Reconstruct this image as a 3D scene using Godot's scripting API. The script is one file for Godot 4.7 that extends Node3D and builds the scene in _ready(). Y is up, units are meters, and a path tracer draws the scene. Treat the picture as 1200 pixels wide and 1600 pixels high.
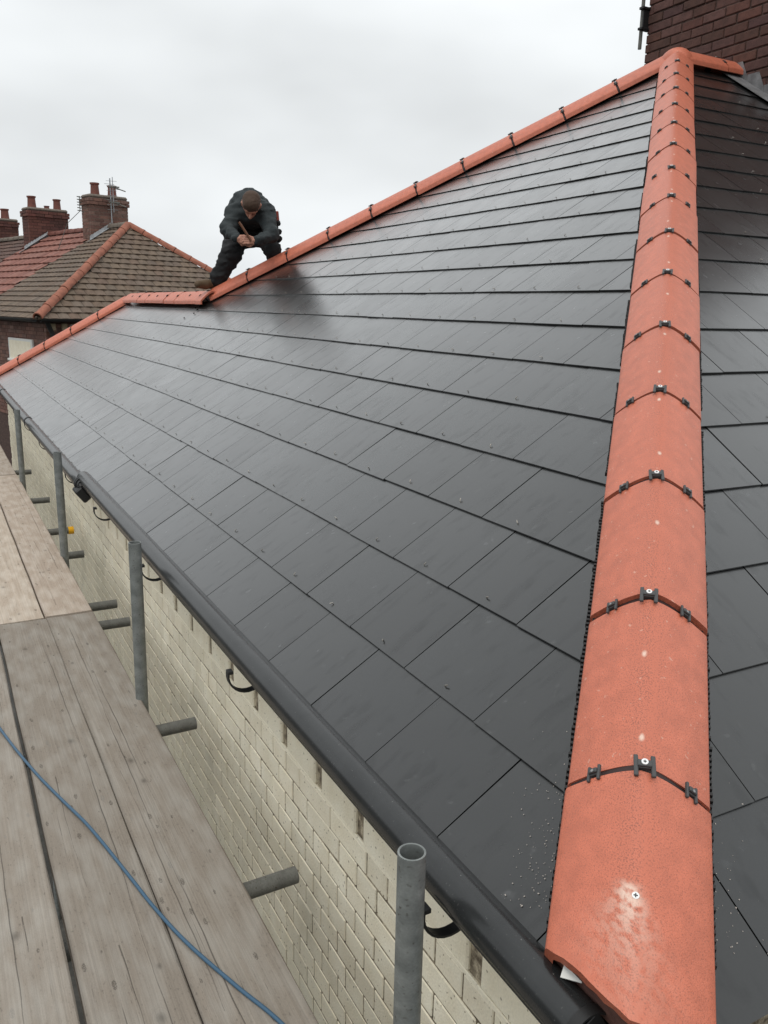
extends Node3D
# A slate hip roof seen from the scaffold: camera at the origin, the eave runs along -z, the house lies towards +x.

const EAVE_X := 0.6927
const EAVE_Y := -1.0256
const CORNER_Z := -0.602
const PITCH := 0.5726
const RISE := 4.47       # plan run from the eave to the apex
const BOARD_Y := -1.535

var rng := RandomNumberGenerator.new()
var M := {}
var used := {}

# ---------------------------------------------------------------- mesh collecting
class Shape:
	var v := PackedVector3Array()
	var n := PackedVector3Array()
	var t := PackedVector2Array()
	var c := PackedColorArray()
	var tint := Color(1, 1, 1)
	func tri(a: Vector3, b: Vector3, d: Vector3, ta := Vector2.ZERO, tb := Vector2.ZERO, td := Vector2.ZERO) -> void:
		var m := (b - a).cross(d - a).normalized()
		v.push_back(a); v.push_back(d); v.push_back(b)
		n.push_back(m); n.push_back(m); n.push_back(m)
		t.push_back(ta); t.push_back(td); t.push_back(tb)
		c.push_back(tint); c.push_back(tint); c.push_back(tint)
	func quad(a: Vector3, b: Vector3, d: Vector3, e: Vector3, ta := Vector2.ZERO, tb := Vector2.ZERO, td := Vector2.ZERO, te := Vector2.ZERO) -> void:
		tri(a, b, d, ta, tb, td)
		tri(a, d, e, ta, td, te)
	func vert(p: Vector3, m: Vector3, uv: Vector2) -> void:
		v.push_back(p); n.push_back(m); t.push_back(uv); c.push_back(tint)
	func smooth_quad(p: Array, m: Array, uv: Array) -> void:   # counter-clockwise seen from outside
		for k in [0, 2, 1, 0, 3, 2]:
			vert(p[k], m[k], uv[k])
	func mesh() -> ArrayMesh:
		var a := []
		a.resize(Mesh.ARRAY_MAX)
		a[Mesh.ARRAY_VERTEX] = v
		a[Mesh.ARRAY_NORMAL] = n
		a[Mesh.ARRAY_TEX_UV] = t
		a[Mesh.ARRAY_COLOR] = c
		var m := ArrayMesh.new()
		m.add_surface_from_arrays(Mesh.PRIMITIVE_TRIANGLES, a)
		return m

# a box with bevelled edges in the frame f, centred on it; uv in metres
func bevel_box(s: Shape, f: Transform3D, size: Vector3, b: float, uv0 := Vector2.ZERO) -> void:
	var h := size * 0.5
	var ax := [Vector3.RIGHT, Vector3.UP, Vector3.BACK]
	var dims := [h.x, h.y, h.z]
	for i in 3:
		var j := (i + 1) % 3
		var k := (i + 2) % 3
		for sg in [-1.0, 1.0]:
			var p := []
			for q in [[-1, -1], [1, -1], [1, 1], [-1, 1]]:
				var w: Vector3 = ax[i] * dims[i] * sg + ax[j] * (dims[j] - b) * q[0] + ax[k] * (dims[k] - b) * q[1]
				p.push_back(w)
			var uv := []
			for w in p:
				uv.push_back(uv0 + (Vector2(w.z, w.y) if i == 0 else Vector2(w.x, w.z) if i == 1 else Vector2(w.x, w.y)))
			if sg > 0:
				s.quad(f * p[0], f * p[1], f * p[2], f * p[3], uv[0], uv[1], uv[2], uv[3])
			else:
				s.quad(f * p[3], f * p[2], f * p[1], f * p[0], uv[3], uv[2], uv[1], uv[0])
		if b > 0.0:
			for sj in [-1.0, 1.0]:
				for sk in [-1.0, 1.0]:
					var e0: Vector3 = ax[j] * dims[j] * sj + ax[k] * (dims[k] - b) * sk
					var e1: Vector3 = ax[j] * (dims[j] - b) * sj + ax[k] * dims[k] * sk
					var l: Vector3 = ax[i] * (dims[i] - b)
					var q4 := [e0 - l, e0 + l, e1 + l, e1 - l]
					var outer: Vector3 = ax[j] * sj + ax[k] * sk
					if (q4[1] - q4[0]).cross(q4[2] - q4[0]).dot(outer) < 0.0:
						q4 = [q4[3], q4[2], q4[1], q4[0]]
					s.quad(f * q4[0], f * q4[1], f * q4[2], f * q4[3], uv0, uv0 + Vector2(0.01, 0), uv0 + Vector2(0.01, 0.01), uv0 + Vector2(0, 0.01))
	if b > 0.0:
		for sx in [-1.0, 1.0]:
			for sy in [-1.0, 1.0]:
				for sz in [-1.0, 1.0]:
					var a := Vector3(h.x * sx, (h.y - b) * sy, (h.z - b) * sz)
					var d := Vector3((h.x - b) * sx, h.y * sy, (h.z - b) * sz)
					var e := Vector3((h.x - b) * sx, (h.y - b) * sy, h.z * sz)
					if sx * sy * sz > 0.0:
						s.tri(f * a, f * d, f * e, uv0, uv0, uv0)
					else:
						s.tri(f * a, f * e, f * d, uv0, uv0, uv0)

func at(p: Vector3) -> Transform3D:
	return Transform3D(Basis(), p)

# a tube along a path; hollow shows an inner wall and a rim at both ends
func tube(s: Shape, path: Array, r: float, sides := 16, hollow := 0.0, cap := true, uvs := Vector2(1, 1)) -> void:
	var rings := []
	var along := 0.0
	var up := Vector3.UP
	var first: Vector3 = (path[1] - path[0]).normalized()
	if absf(first.dot(up)) > 0.9:
		up = Vector3.RIGHT
	var side := first.cross(up).normalized()
	for i in path.size():
		var d: Vector3 = (path[mini(i + 1, path.size() - 1)] - path[maxi(i - 1, 0)]).normalized()
		side = (side - d * side.dot(d)).normalized()
		var nb := side.cross(d)
		if i > 0:
			along += (path[i] - path[i - 1]).length()
		var ring := []
		for k in sides + 1:
			var a := TAU * k / sides
			ring.push_back([side * cos(a) + nb * sin(a), Vector2(a / TAU * TAU * r * uvs.x, along * uvs.y)])
		rings.push_back(ring)
	for i in path.size() - 1:
		for k in sides:
			var a = rings[i][k]; var b = rings[i][k + 1]; var c2 = rings[i + 1][k + 1]; var d2 = rings[i + 1][k]
			s.smooth_quad([path[i] + d2[0] * 0 + a[0] * r, path[i + 1] + d2[0] * r, path[i + 1] + c2[0] * r, path[i] + b[0] * r], [a[0], d2[0], c2[0], b[0]], [a[1], d2[1], c2[1], b[1]])
			if hollow > 0.0:
				var q := r - hollow
				s.smooth_quad([path[i] + b[0] * q, path[i + 1] + c2[0] * q, path[i + 1] + d2[0] * q, path[i] + a[0] * q], [-b[0], -c2[0], -d2[0], -a[0]], [b[1], c2[1], d2[1], a[1]])
	for e in [0, path.size() - 1]:
		var dir: Vector3 = (path[0] - path[1]).normalized() if e == 0 else (path[e] - path[e - 1]).normalized()
		for k in sides:
			var a: Vector3 = rings[e][k][0]
			var b: Vector3 = rings[e][k + 1][0]
			if e != 0:
				var sw := a; a = b; b = sw
			# the first end looks back along the path
			if hollow > 0.0:
				var q := r - hollow
				var p4 := [path[e] + a * r, path[e] + b * r, path[e] + b * q, path[e] + a * q]
				if (p4[1] - p4[0]).cross(p4[2] - p4[0]).dot(dir) < 0.0:
					p4.reverse()
				s.quad(p4[0], p4[1], p4[2], p4[3])
			elif cap:
				var p3 := [path[e], path[e] + a * r, path[e] + b * r]
				if (p3[1] - p3[0]).cross(p3[2] - p3[0]).dot(dir) < 0.0:
					p3 = [p3[0], p3[2], p3[1]]
				s.tri(p3[0], p3[1], p3[2])

# a profile (x, y), open, swept along z from z0 to z1 with a thickness inwards; per-vertex normals
func sweep(s: Shape, prof: PackedVector2Array, z0: float, z1: float, thick: float, f := Transform3D(), uv0 := Vector2.ZERO, steps := 1) -> void:
	var nn := []
	var len := [0.0]
	for i in prof.size():
		var d := (prof[mini(i + 1, prof.size() - 1)] - prof[maxi(i - 1, 0)]).normalized()
		nn.push_back(Vector2(-d.y, d.x))
		if i > 0:
			len.push_back(len[i - 1] + prof[i].distance_to(prof[i - 1]))
	for i in prof.size() - 1:
		var n0: Vector2 = nn[i]
		var n1: Vector2 = nn[i + 1]
		for j in steps:
			var za := lerpf(z0, z1, float(j) / steps)
			var zb := lerpf(z0, z1, float(j + 1) / steps)
			for side in [0, 1]:
				var p0 = prof[i] - n0 * thick * side
				var p1 = prof[i + 1] - n1 * thick * side
				var sg = 1.0 - 2.0 * side
				var q := [f * Vector3(p0.x, p0.y, za), f * Vector3(p1.x, p1.y, za), f * Vector3(p1.x, p1.y, zb), f * Vector3(p0.x, p0.y, zb)]
				var m := [f.basis * Vector3(n0.x, n0.y, 0) * sg, f.basis * Vector3(n1.x, n1.y, 0) * sg, f.basis * Vector3(n1.x, n1.y, 0) * sg, f.basis * Vector3(n0.x, n0.y, 0) * sg]
				var u := [uv0 + Vector2(len[i], za), uv0 + Vector2(len[i + 1], za), uv0 + Vector2(len[i + 1], zb), uv0 + Vector2(len[i], zb)]
				if (q[1] - q[0]).cross(q[2] - q[0]).dot(m[0]) < 0.0:
					q.reverse(); m.reverse(); u.reverse()
				s.smooth_quad(q, m, u)
		for z in [z0, z1]:
			var a := f * Vector3(prof[i].x, prof[i].y, z)
			var b := f * Vector3(prof[i + 1].x, prof[i + 1].y, z)
			var pc: Vector2 = prof[i + 1] - n1 * thick
			var pd: Vector2 = prof[i] - n0 * thick
			var e4 := [a, b, f * Vector3(pc.x, pc.y, z), f * Vector3(pd.x, pd.y, z)]
			var want := f.basis.z * signf(z - (z0 + z1) * 0.5)
			if (e4[1] - e4[0]).cross(e4[2] - e4[0]).dot(want) < 0.0:
				e4.reverse()
			s.quad(e4[0], e4[1], e4[2], e4[3], uv0, uv0 + Vector2(0.02, 0), uv0 + Vector2(0.02, 0.01), uv0 + Vector2(0, 0.01))
	for i in [0, prof.size() - 1]:
		var n0: Vector2 = nn[i]
		var pi: Vector2 = prof[i] - n0 * thick
		var e4 := [f * Vector3(prof[i].x, prof[i].y, z0), f * Vector3(pi.x, pi.y, z0), f * Vector3(pi.x, pi.y, z1), f * Vector3(prof[i].x, prof[i].y, z1)]
		var dir2 := (prof[0] - prof[1]) if i == 0 else (prof[i] - prof[i - 1])
		if (e4[1] - e4[0]).cross(e4[2] - e4[0]).dot(f.basis * Vector3(dir2.x, dir2.y, 0)) < 0.0:
			e4.reverse()
		s.quad(e4[0], e4[1], e4[2], e4[3], uv0, uv0, uv0, uv0)

# a polygon in the (u, s) plane of a slope (x = u, z = s, y = normal), as a slab whose top falls back under the course above
func slab(s: Shape, poly: PackedVector2Array, s0: float, fall: float, thick: float, top: float, uv0 := Vector2.ZERO, org := Vector2.ZERO) -> void:
	if Geometry2D.is_polygon_clockwise(poly):
		poly.reverse()
	var up := PackedVector3Array()
	var dn := PackedVector3Array()
	for p in poly:
		var y := top - fall * (p.y - s0)
		up.push_back(Vector3(p.x - org.x, y, p.y - org.y))
		dn.push_back(Vector3(p.x - org.x, y - thick, p.y - org.y))
	var idx := Geometry2D.triangulate_polygon(poly)
	for i in range(0, idx.size(), 3):
		var a := idx[i]; var b := idx[i + 1]; var d := idx[i + 2]
		if (up[b] - up[a]).cross(up[d] - up[a]).y < 0.0:
			var sw := b; b = d; d = sw
		s.tri(up[a], up[b], up[d], uv0 + poly[a], uv0 + poly[b], uv0 + poly[d])
		s.tri(dn[a], dn[d], dn[b], uv0 + poly[a], uv0 + poly[d], uv0 + poly[b])
	for i in poly.size():
		var j := (i + 1) % poly.size()
		var e := [up[i], up[j], dn[j], dn[i]]
		var out := Vector3(poly[j].y - poly[i].y, 0, -(poly[j].x - poly[i].x))
		if (e[1] - e[0]).cross(e[2] - e[0]).dot(out) < 0.0:
			e.reverse()
		s.quad(e[0], e[1], e[2], e[3], uv0 + poly[i], uv0 + poly[j], uv0 + poly[j], uv0 + poly[i])

# ---------------------------------------------------------------- nodes
func numbered(called: String) -> String:
	if not used.has(called):
		used[called] = 0
		return called
	used[called] += 1
	return "%s_%03d" % [called, used[called]]

func tag(o: Node3D, label := "", category := "", group := "", kind := "") -> void:
	if label: o.set_meta("label", label)
	if category: o.set_meta("category", category)
	if group: o.set_meta("group", group)
	if kind: o.set_meta("kind", kind)

func thing(called: String, where: Vector3, label := "", category := "", group := "") -> Node3D:
	var o := Node3D.new()
	o.name = numbered(called)
	add_child(o, true)
	o.position = where
	tag(o, label, category, group)
	return o

func put(called: String, mesh: Mesh, mat: Material, parent: Node3D, f := Transform3D()) -> MeshInstance3D:
	var o := MeshInstance3D.new()
	o.name = called
	o.mesh = mesh
	o.material_override = mat
	o.transform = f
	parent.add_child(o, true)
	return o

# ---------------------------------------------------------------- textures
func noise_bytes(w: int, h: int, freq: float, oct: int, sd: int, gw := 0, gh := 0) -> PackedByteArray:
	var z := FastNoiseLite.new()
	z.seed = sd
	z.noise_type = FastNoiseLite.TYPE_SIMPLEX_SMOOTH
	z.frequency = freq
	z.fractal_octaves = oct
	var im := z.get_seamless_image(gw if gw else w, gh if gh else h)
	im.convert(Image.FORMAT_L8)
	if gw and (gw != w or gh != h):
		im.resize(w, h, Image.INTERPOLATE_CUBIC)
	return im.get_data()

func picture(w: int, h: int, data: PackedByteArray) -> ImageTexture:
	return ImageTexture.create_from_image(Image.create_from_data(w, h, false, Image.FORMAT_RGB8, data))

func bumps(w: int, h: int, data: PackedByteArray, strength: float) -> ImageTexture:
	var im := Image.create_from_data(w, h, false, Image.FORMAT_L8, data)
	im.convert(Image.FORMAT_RGBA8)
	im.bump_map_to_normal_map(strength)
	return ImageTexture.create_from_image(im)

func s8(x: float) -> int:      # linear 0..1 to an sRGB byte
	x = clampf(x, 0.0, 1.0)
	return int(255.0 * (12.92 * x if x < 0.0031308 else 1.055 * pow(x, 0.41667) - 0.055))

func lut(lo: float, hi: float) -> PackedByteArray:
	var o := PackedByteArray()
	for i in 256:
		o.push_back(s8(lerpf(lo, hi, i / 255.0)))
	return o

# mottled colour: two tones mixed by broad noise, fine grain on top, optional dark specks
func mottled(w: int, lo: Color, hi: Color, sd: int, f1: float, f2: float, fine_amount: float, specks := 0.0, speck_col := Color(0, 0, 0)) -> Array:
	var a := noise_bytes(w, w, f1, 4, sd)
	var b := noise_bytes(w, w, f2, 2, sd + 1)
	var d := noise_bytes(w, w, f2 * 0.55, 1, sd + 2)
	var o := PackedByteArray()
	o.resize(w * w * 3)
	var hgt := PackedByteArray()
	hgt.resize(w * w)
	var th := 255.0 * (1.0 - specks)
	for i in w * w:
		var k := a[i] / 255.0
		var g := 1.0 + (b[i] / 255.0 - 0.5) * fine_amount
		var r := lerpf(lo.r, hi.r, k) * g
		var gg := lerpf(lo.g, hi.g, k) * g
		var bb := lerpf(lo.b, hi.b, k) * g
		var hh := 0.5 * a[i] + 0.5 * b[i]
		if d[i] > th:
			var m := clampf((d[i] - th) / (255.0 - th + 1.0) * 3.0, 0.0, 1.0)
			r = lerpf(r, speck_col.r, m); gg = lerpf(gg, speck_col.g, m); bb = lerpf(bb, speck_col.b, m)
			hh *= 1.0 - 0.6 * m
		o[i * 3] = int(clampf(r, 0, 1) * 255.0)
		o[i * 3 + 1] = int(clampf(gg, 0, 1) * 255.0)
		o[i * 3 + 2] = int(clampf(bb, 0, 1) * 255.0)
		hgt[i] = int(clampf(hh, 0, 255))
	return [o, hgt]

func mat(col: Color, rough: float, metal := 0.0, spec := 0.5) -> StandardMaterial3D:
	var m := StandardMaterial3D.new()
	m.albedo_color = col
	m.roughness = rough
	m.metallic = metal
	m.metallic_specular = spec
	return m

func tri_mat(tex: Array, w: int, metres: float, rough: float, bump: float, vertex := false) -> StandardMaterial3D:
	var m := StandardMaterial3D.new()
	m.albedo_texture = picture(w, w, tex[0])
	m.roughness = rough
	m.uv1_triplanar = true
	m.uv1_world_triplanar = true
	m.uv1_scale = Vector3.ONE / metres
	if bump > 0.0:
		m.normal_enabled = true
		m.normal_texture = bumps(w, w, tex[1], bump)
	m.vertex_color_use_as_albedo = vertex
	return m

func make_materials() -> void:
	# slates: fibre cement, dark grey, faint scuffs and wet-looking streaks down the slope
	var w := 1024
	var a := noise_bytes(w, w, 0.006, 4, 11)
	var b := noise_bytes(w, w, 0.20, 2, 12)
	var sc := noise_bytes(w, w, 0.022, 3, 13)
	var st := noise_bytes(w, w, 0.02, 3, 14, 1024, 192)
	var sh := noise_bytes(w, w, 0.012, 2, 15)
	var o := PackedByteArray(); o.resize(w * w * 3)
	var ro := PackedByteArray(); ro.resize(w * w * 3)
	var hg := PackedByteArray(); hg.resize(w * w)
	var co := PackedByteArray(); co.resize(w * w * 3)
	var sm := noise_bytes(w, w, 0.016, 4, 17, 1024, 400)
	var l := lut(0.0, 0.2)
	for i in w * w:
		var x := 0.009 + 0.008 * (a[i] / 255.0) + 0.004 * (b[i] / 255.0 - 0.5)
		var scuff := clampf((sc[i] - 180) / 55.0, 0.0, 1.0) * clampf((sh[i] - 120) / 60.0, 0.0, 1.0)
		var streak := clampf((st[i] - 165) / 60.0, 0.0, 1.0)
		x += 0.034 * scuff - 0.005 * streak
		var k := l[int(clampf(x / 0.2, 0, 1) * 255.0)]
		o[i * 3] = int(k * 0.985); o[i * 3 + 1] = k; o[i * 3 + 2] = mini(255, int(k * 1.02))
		var rr := int(255.0 * clampf(0.22 + 0.10 * (a[i] / 255.0 - 0.5) + 0.12 * scuff + 0.06 * streak + 0.03 * (b[i] / 255.0 - 0.5), 0.05, 1.0))
		var dull := clampf((sm[i] - 158) / 38.0, 0.0, 1.0) * clampf((sh[i] - 100) / 50.0, 0.0, 1.0)
		var cc := int(255.0 * (1.0 - 0.15 * dull - 0.06 * streak - 0.06 * (a[i] / 255.0)))
		co[i * 3] = cc; co[i * 3 + 1] = cc; co[i * 3 + 2] = cc
		ro[i * 3] = rr; ro[i * 3 + 1] = rr; ro[i * 3 + 2] = rr
		hg[i] = int(0.25 * b[i] + 0.75 * a[i])
	var m := StandardMaterial3D.new()
	m.albedo_texture = picture(w, w, o)
	m.roughness_texture = picture(w, w, ro)
	m.roughness = 1.0
	m.metallic_specular = 0.38
	m.clearcoat_enabled = true
	m.clearcoat = 1.0
	m.clearcoat_texture = picture(w, w, co)
	m.clearcoat_roughness = 0.29
	m.normal_enabled = true
	m.normal_texture = bumps(w, w, hg, 0.5)
	m.normal_scale = 0.10
	m.uv1_scale = Vector3(1.0 / 1.3, 1.0 / 1.3, 1)
	m.vertex_color_use_as_albedo = true
	M.slate = m
	for v in 3:
		var mv: StandardMaterial3D = m.duplicate()
		mv.clearcoat_roughness = [0.265, 0.280, 0.300][v]
		mv.clearcoat = [1.0, 1.0, 0.96][v]
		mv.albedo_color = [Color(0.96, 0.97, 0.98), Color(1, 1, 1), Color(0.98, 0.98, 0.975)][v]
		M["slate%d" % v] = mv
	# terracotta concrete hip tiles; u runs round the tile (0.36 m), v along it (0.72 m)
	for kind in 2:
		var tw := 512
		var th := 1024
		var ta := noise_bytes(tw, th, 0.012, 4, 31 + kind)
		var tb := noise_bytes(tw, th, 0.33, 2, 33)
		var tc := noise_bytes(tw, th, 0.17, 2, 35 + kind)
		var td := noise_bytes(tw, th, 0.03, 3, 37 + kind)
		var to := PackedByteArray(); to.resize(tw * th * 3)
		var tg := PackedByteArray(); tg.resize(tw * th)
		for y in th:
			for x in tw:
				var i := y * tw + x
				var u := x / float(tw)
				var crest := exp(-pow((u - 0.5) / 0.10, 2.0)) * clampf(0.35 + 1.1 * (ta[i] / 255.0 - 0.35), 0.1, 1.0)
				var g := 1.0 + 0.26 * (ta[i] / 255.0 - 0.5) + 0.50 * (tb[i] / 255.0 - 0.5)
				var pit := clampf((tc[i] - 168.0 + 26.0 * crest) / 22.0, 0.0, 1.0) * (0.6 + 0.4 * crest)
				g *= 1.0 - 0.16 * crest
				var c := Vector3(0.560, 0.158, 0.090) * g
				c = c.lerp(Vector3(0.22, 0.075, 0.05), pit * 0.8)
				# pale dust round the fixings
				var dust := 0.0
				if kind == 1:
					var v := y / float(th) * 0.72
					var du := (u - 0.49) * 0.36
					var dv := v - 0.225
					if dv > -0.02:
						var spread := 0.016 + maxf(dv, 0.0) * 0.42
						dust = exp(-pow(du / spread, 2.0)) * exp(-maxf(dv, 0.0) / 0.06) * clampf((td[i] - 70.0) / 90.0, 0.0, 1.0) * 1.25
						dust = maxf(dust, clampf((tb[i] - 175.0) / 30.0, 0.0, 1.0) * exp(-pow((du + dv * 0.25) / (spread * 1.5), 2.0)) * exp(-maxf(dv, 0.0) / 0.16) * 0.5)
					if dv < 0.0:
						dust *= maxf(0.0, 1.0 + dv / 0.02)
				else:
					for q in [[0.5, 0.10], [0.52, 0.37], [0.49, 0.62]]:
						var dd := Vector2((u - q[0]) * 0.36, (y / float(th) * 0.72 - q[1]) * 0.6).length()
						dust = maxf(dust, clampf(1.4 - dd / 0.0045, 0.0, 1.0) * clampf((td[i] - 60.0) / 70.0, 0.0, 1.0))
					dust = maxf(dust, clampf((td[i] - 214.0) / 20.0, 0.0, 0.35))
				c = c.lerp(Vector3(0.72, 0.52, 0.42), clampf(dust, 0.0, 0.95))
				to[i * 3] = s8(c.x); to[i * 3 + 1] = s8(c.y); to[i * 3 + 2] = s8(c.z)
				tg[i] = int(clampf(0.45 * tb[i] + 0.35 * ta[i] - 90.0 * pit, 0, 255))
		var tm := StandardMaterial3D.new()
		tm.albedo_texture = picture(tw, th, to)
		tm.roughness = 0.5
		tm.clearcoat_enabled = true
		tm.clearcoat = 0.22
		tm.clearcoat_roughness = 0.38
		tm.metallic_specular = 0.45
		tm.normal_enabled = true
		tm.normal_texture = bumps(tw, th, tg, 2.0)
		tm.normal_scale = 1.0
		tm.uv1_scale = Vector3(1.0 / 0.36, 1.0 / 0.72, 1)
		tm.vertex_color_use_as_albedo = true
		M["tile%d" % kind] = tm
	# scaffold boards: weathered softwood with cement dust, splits and knots; u across 0.225, v along 3.9
	for kind in 3:
		var bw := 256
		var bh := 2048
		var ga := noise_bytes(bw, bh, 0.10, 4, 51 + kind, 256, 20)
		var gb := noise_bytes(bw, bh, 0.26, 2, 55 + kind, 256, 40)
		var gc := noise_bytes(bw, bh, 0.012, 5, 59 + kind, 256, 1400)
		var gd := noise_bytes(bw, bh, 0.09, 3, 63 + kind)
		var ge := noise_bytes(bw, bh, 0.018, 3, 67 + kind, 256, 40)
		var gf := noise_bytes(bw, bh, 0.28, 2, 71 + kind)
		var kr := RandomNumberGenerator.new()
		kr.seed = 80 + kind
		var knots := []
		for i in 6:
			knots.push_back(Vector3(kr.randf_range(0.03, 0.195), kr.randf_range(0.1, 3.8), kr.randf_range(0.006, 0.013)))
		var splits := []
		for i in 3:
			var s0 := kr.randf_range(0.0, 3.0)
			splits.push_back([kr.randf_range(0.02, 0.205), s0, s0 + kr.randf_range(0.5, 1.4), kr.randf() * 6.0, 0.0])
		splits.push_back([[0.075, 0.17, 0.11][kind], 0.3 + kind * 0.5, 3.7, kind * 2.0, 1.0])
		var chips := []
		for i in 60:
			chips.push_back(Vector3(kr.randf_range(0.01, 0.21), kr.randf_range(0.05, 3.85), kr.randf_range(0.0015, 0.006)))
		var bo := PackedByteArray(); bo.resize(bw * bh * 3)
		var bg := PackedByteArray(); bg.resize(bw * bh)
		for y in bh:
			var py := (y + 0.5) / bh * 3.9
			var near := []
			for q in knots:
				if absf(q.y - py) < 0.09: near.push_back(q)
			var chip := []
			for q in chips:
				if absf(q.y - py) < 0.04: chip.push_back(q)
			for x in bw:
				var i := y * bw + x
				var px := (x + 0.5) / bw * 0.225
				var g := 1.0 + 0.20 * (ga[i] / 255.0 - 0.5) + 0.16 * (gb[i] / 255.0 - 0.5) + 0.16 * (gf[i] / 255.0 - 0.5)
				var dust := clampf((gc[i] - 70.0) / 150.0, 0.0, 1.0)
				var c := Vector3(0.60, 0.528, 0.452).lerp(Vector3(0.735, 0.682, 0.612), dust) * g
				var dirt := clampf((gd[i] - 176.0) / 60.0, 0.0, 1.0) * clampf((255 - gc[i] - 90.0) / 80.0, 0.0, 1.0)
				c *= 1.0 - 0.35 * dirt
				# long splits follow a contour of the stretched noise
				var crack := clampf(1.0 - absf(ge[i] - 128.0) / 2.2, 0.0, 1.0) * clampf((gb[i] - 118.0) / 40.0, 0.0, 1.0) * clampf((ga[i] - 105.0) / 50.0, 0.0, 1.0)
				c *= 1.0 - 0.62 * crack
				var hgt := 120.0 + 0.5 * (ga[i] - 128) + 0.25 * (gb[i] - 128) - 80.0 * crack
				for q in splits:
					if py > q[1] and py < q[2]:
						var sx: float = q[0] + 0.006 * sin(py * 2.3 + q[3]) + 0.0018 * sin(py * 9.0 + q[3] * 2.0) + 0.0007 * sin(py * 41.0)
						var wd: float = absf(px - sx) / (0.0008 + 0.0005 * sin(py * 6.0 + q[3]))
						if wd < 1.6 and (ga[i] > 96 or q[4] > 0.5):
							var dk := clampf(1.6 - wd, 0.0, 1.0)
							c *= 1.0 - 0.62 * dk
							hgt -= 70.0 * dk
				for q in near:
					var dx: float = px - q.x
					var dy: float = (py - q.y) * 0.6
					var r = sqrt(dx * dx + dy * dy) / q.z
					if r < 2.6:
						c *= 1.0 - 0.42 * clampf(1.25 - r, 0.0, 1.0) - 0.10 * clampf(1.0 - absf(r - 1.5), 0.0, 1.0) * (0.5 + 0.5 * sin(r * 16.0))
				for q in chip:
					var r = Vector2(px - q.x, (py - q.y) * 0.35).length() / q.z
					if r < 1.0 and gf[i] > 112:
						c = c.lerp(Vector3(0.10, 0.085, 0.07) if int(q.y * 100.0) % 3 else Vector3(0.50, 0.48, 0.45), 0.6)
				var edge := minf(px, 0.225 - px)
				c *= 0.86 + 0.14 * clampf(edge / 0.012, 0.0, 1.0)
				bo[i * 3] = s8(c.x); bo[i * 3 + 1] = s8(c.y); bo[i * 3 + 2] = s8(c.z)
				bg[i] = int(clampf(hgt, 0, 255))
		var bm := StandardMaterial3D.new()
		bm.albedo_texture = picture(bw, bh, bo)
		bm.roughness = 0.86
		bm.metallic_specular = 0.3
		bm.normal_enabled = true
		bm.normal_texture = bumps(bw, bh, bg, 1.5)
		bm.uv1_scale = Vector3(1.0 / 0.225, 1.0 / 3.9, 1)
		bm.vertex_color_use_as_albedo = true
		M["board%d" % kind] = bm
	M.cream = tri_mat(mottled(512, Color(0.905, 0.865, 0.768), Color(0.958, 0.930, 0.850), 91, 0.010, 0.16, 0.07, 0.10, Color(0.58, 0.53, 0.45)), 512, 0.65, 0.8, 1.6, true)
	M.mortar = tri_mat(mottled(256, Color(0.27, 0.23, 0.18), Color(0.80, 0.75, 0.65), 95, 0.05, 0.3, 0.35), 256, 0.4, 0.95, 2.0)
	M.mortar_red = tri_mat(mottled(256, Color(0.30, 0.19, 0.165), Color(0.42, 0.28, 0.24), 98, 0.03, 0.3, 0.25), 256, 0.25, 0.95, 2.0)
	M.pale_mortar = tri_mat(mottled(256, Color(0.46, 0.42, 0.39), Color(0.62, 0.58, 0.54), 99, 0.03, 0.3, 0.25), 256, 0.4, 0.95, 2.0)
	M.bare = tri_mat(mottled(256, Color(0.60, 0.545, 0.45), Color(0.72, 0.665, 0.56), 97, 0.03, 0.3, 0.25), 256, 0.25, 0.95, 2.0)
	M.steel = tri_mat(mottled(256, Color(0.40, 0.415, 0.41), Color(0.565, 0.58, 0.57), 101, 0.02, 0.18, 0.14, 0.10, Color(0.30, 0.29, 0.27)), 256, 0.30, 0.50, 0.6)
	M.steel.metallic = 0.25
	M.dark_steel = tri_mat(mottled(256, Color(0.33, 0.33, 0.31), Color(0.46, 0.46, 0.44), 105, 0.03, 0.2, 0.2, 0.12, Color(0.26, 0.22, 0.18)), 256, 0.30, 0.62, 0.8)
	M.gutter = tri_mat(mottled(512, Color(0.115, 0.120, 0.122), Color(0.180, 0.186, 0.188), 109, 0.008, 0.25, 0.10, 0.06, Color(0.42, 0.42, 0.41)), 512, 0.5, 0.24, 0.25)
	M.black = mat(Color(0.10, 0.10, 0.10), 0.55)
	M.clip = mat(Color(0.27, 0.27, 0.275), 0.5)
	M.clip.albedo_color = Color.WHITE
	M.clip.vertex_color_use_as_albedo = true
	M.union = mat(Color(0.20, 0.135, 0.125), 0.7)
	M.felt = mat(Color(0.055, 0.055, 0.055), 0.95, 0.0, 0.2)
	M.lead = tri_mat(mottled(256, Color(0.36, 0.36, 0.365), Color(0.54, 0.54, 0.545), 113, 0.02, 0.15, 0.12), 256, 0.5, 0.55, 0.8)
	M.pale_lead = tri_mat(mottled(256, Color(0.56, 0.57, 0.58), Color(0.74, 0.75, 0.76), 114, 0.02, 0.15, 0.12), 256, 0.5, 0.6, 0.8)
	M.brick = tri_mat(mottled(512, Color(0.80, 0.80, 0.80), Color(1.0, 1.0, 1.0), 117, 0.012, 0.2, 0.28, 0.15, Color(0.40, 0.36, 0.34)), 512, 0.6, 0.9, 2.2, true)
	M.chimney_mortar = tri_mat(mottled(256, Color(0.20, 0.155, 0.14), Color(0.40, 0.31, 0.275), 121, 0.03, 0.3, 0.3), 256, 0.4, 0.95, 2.0)
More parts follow.
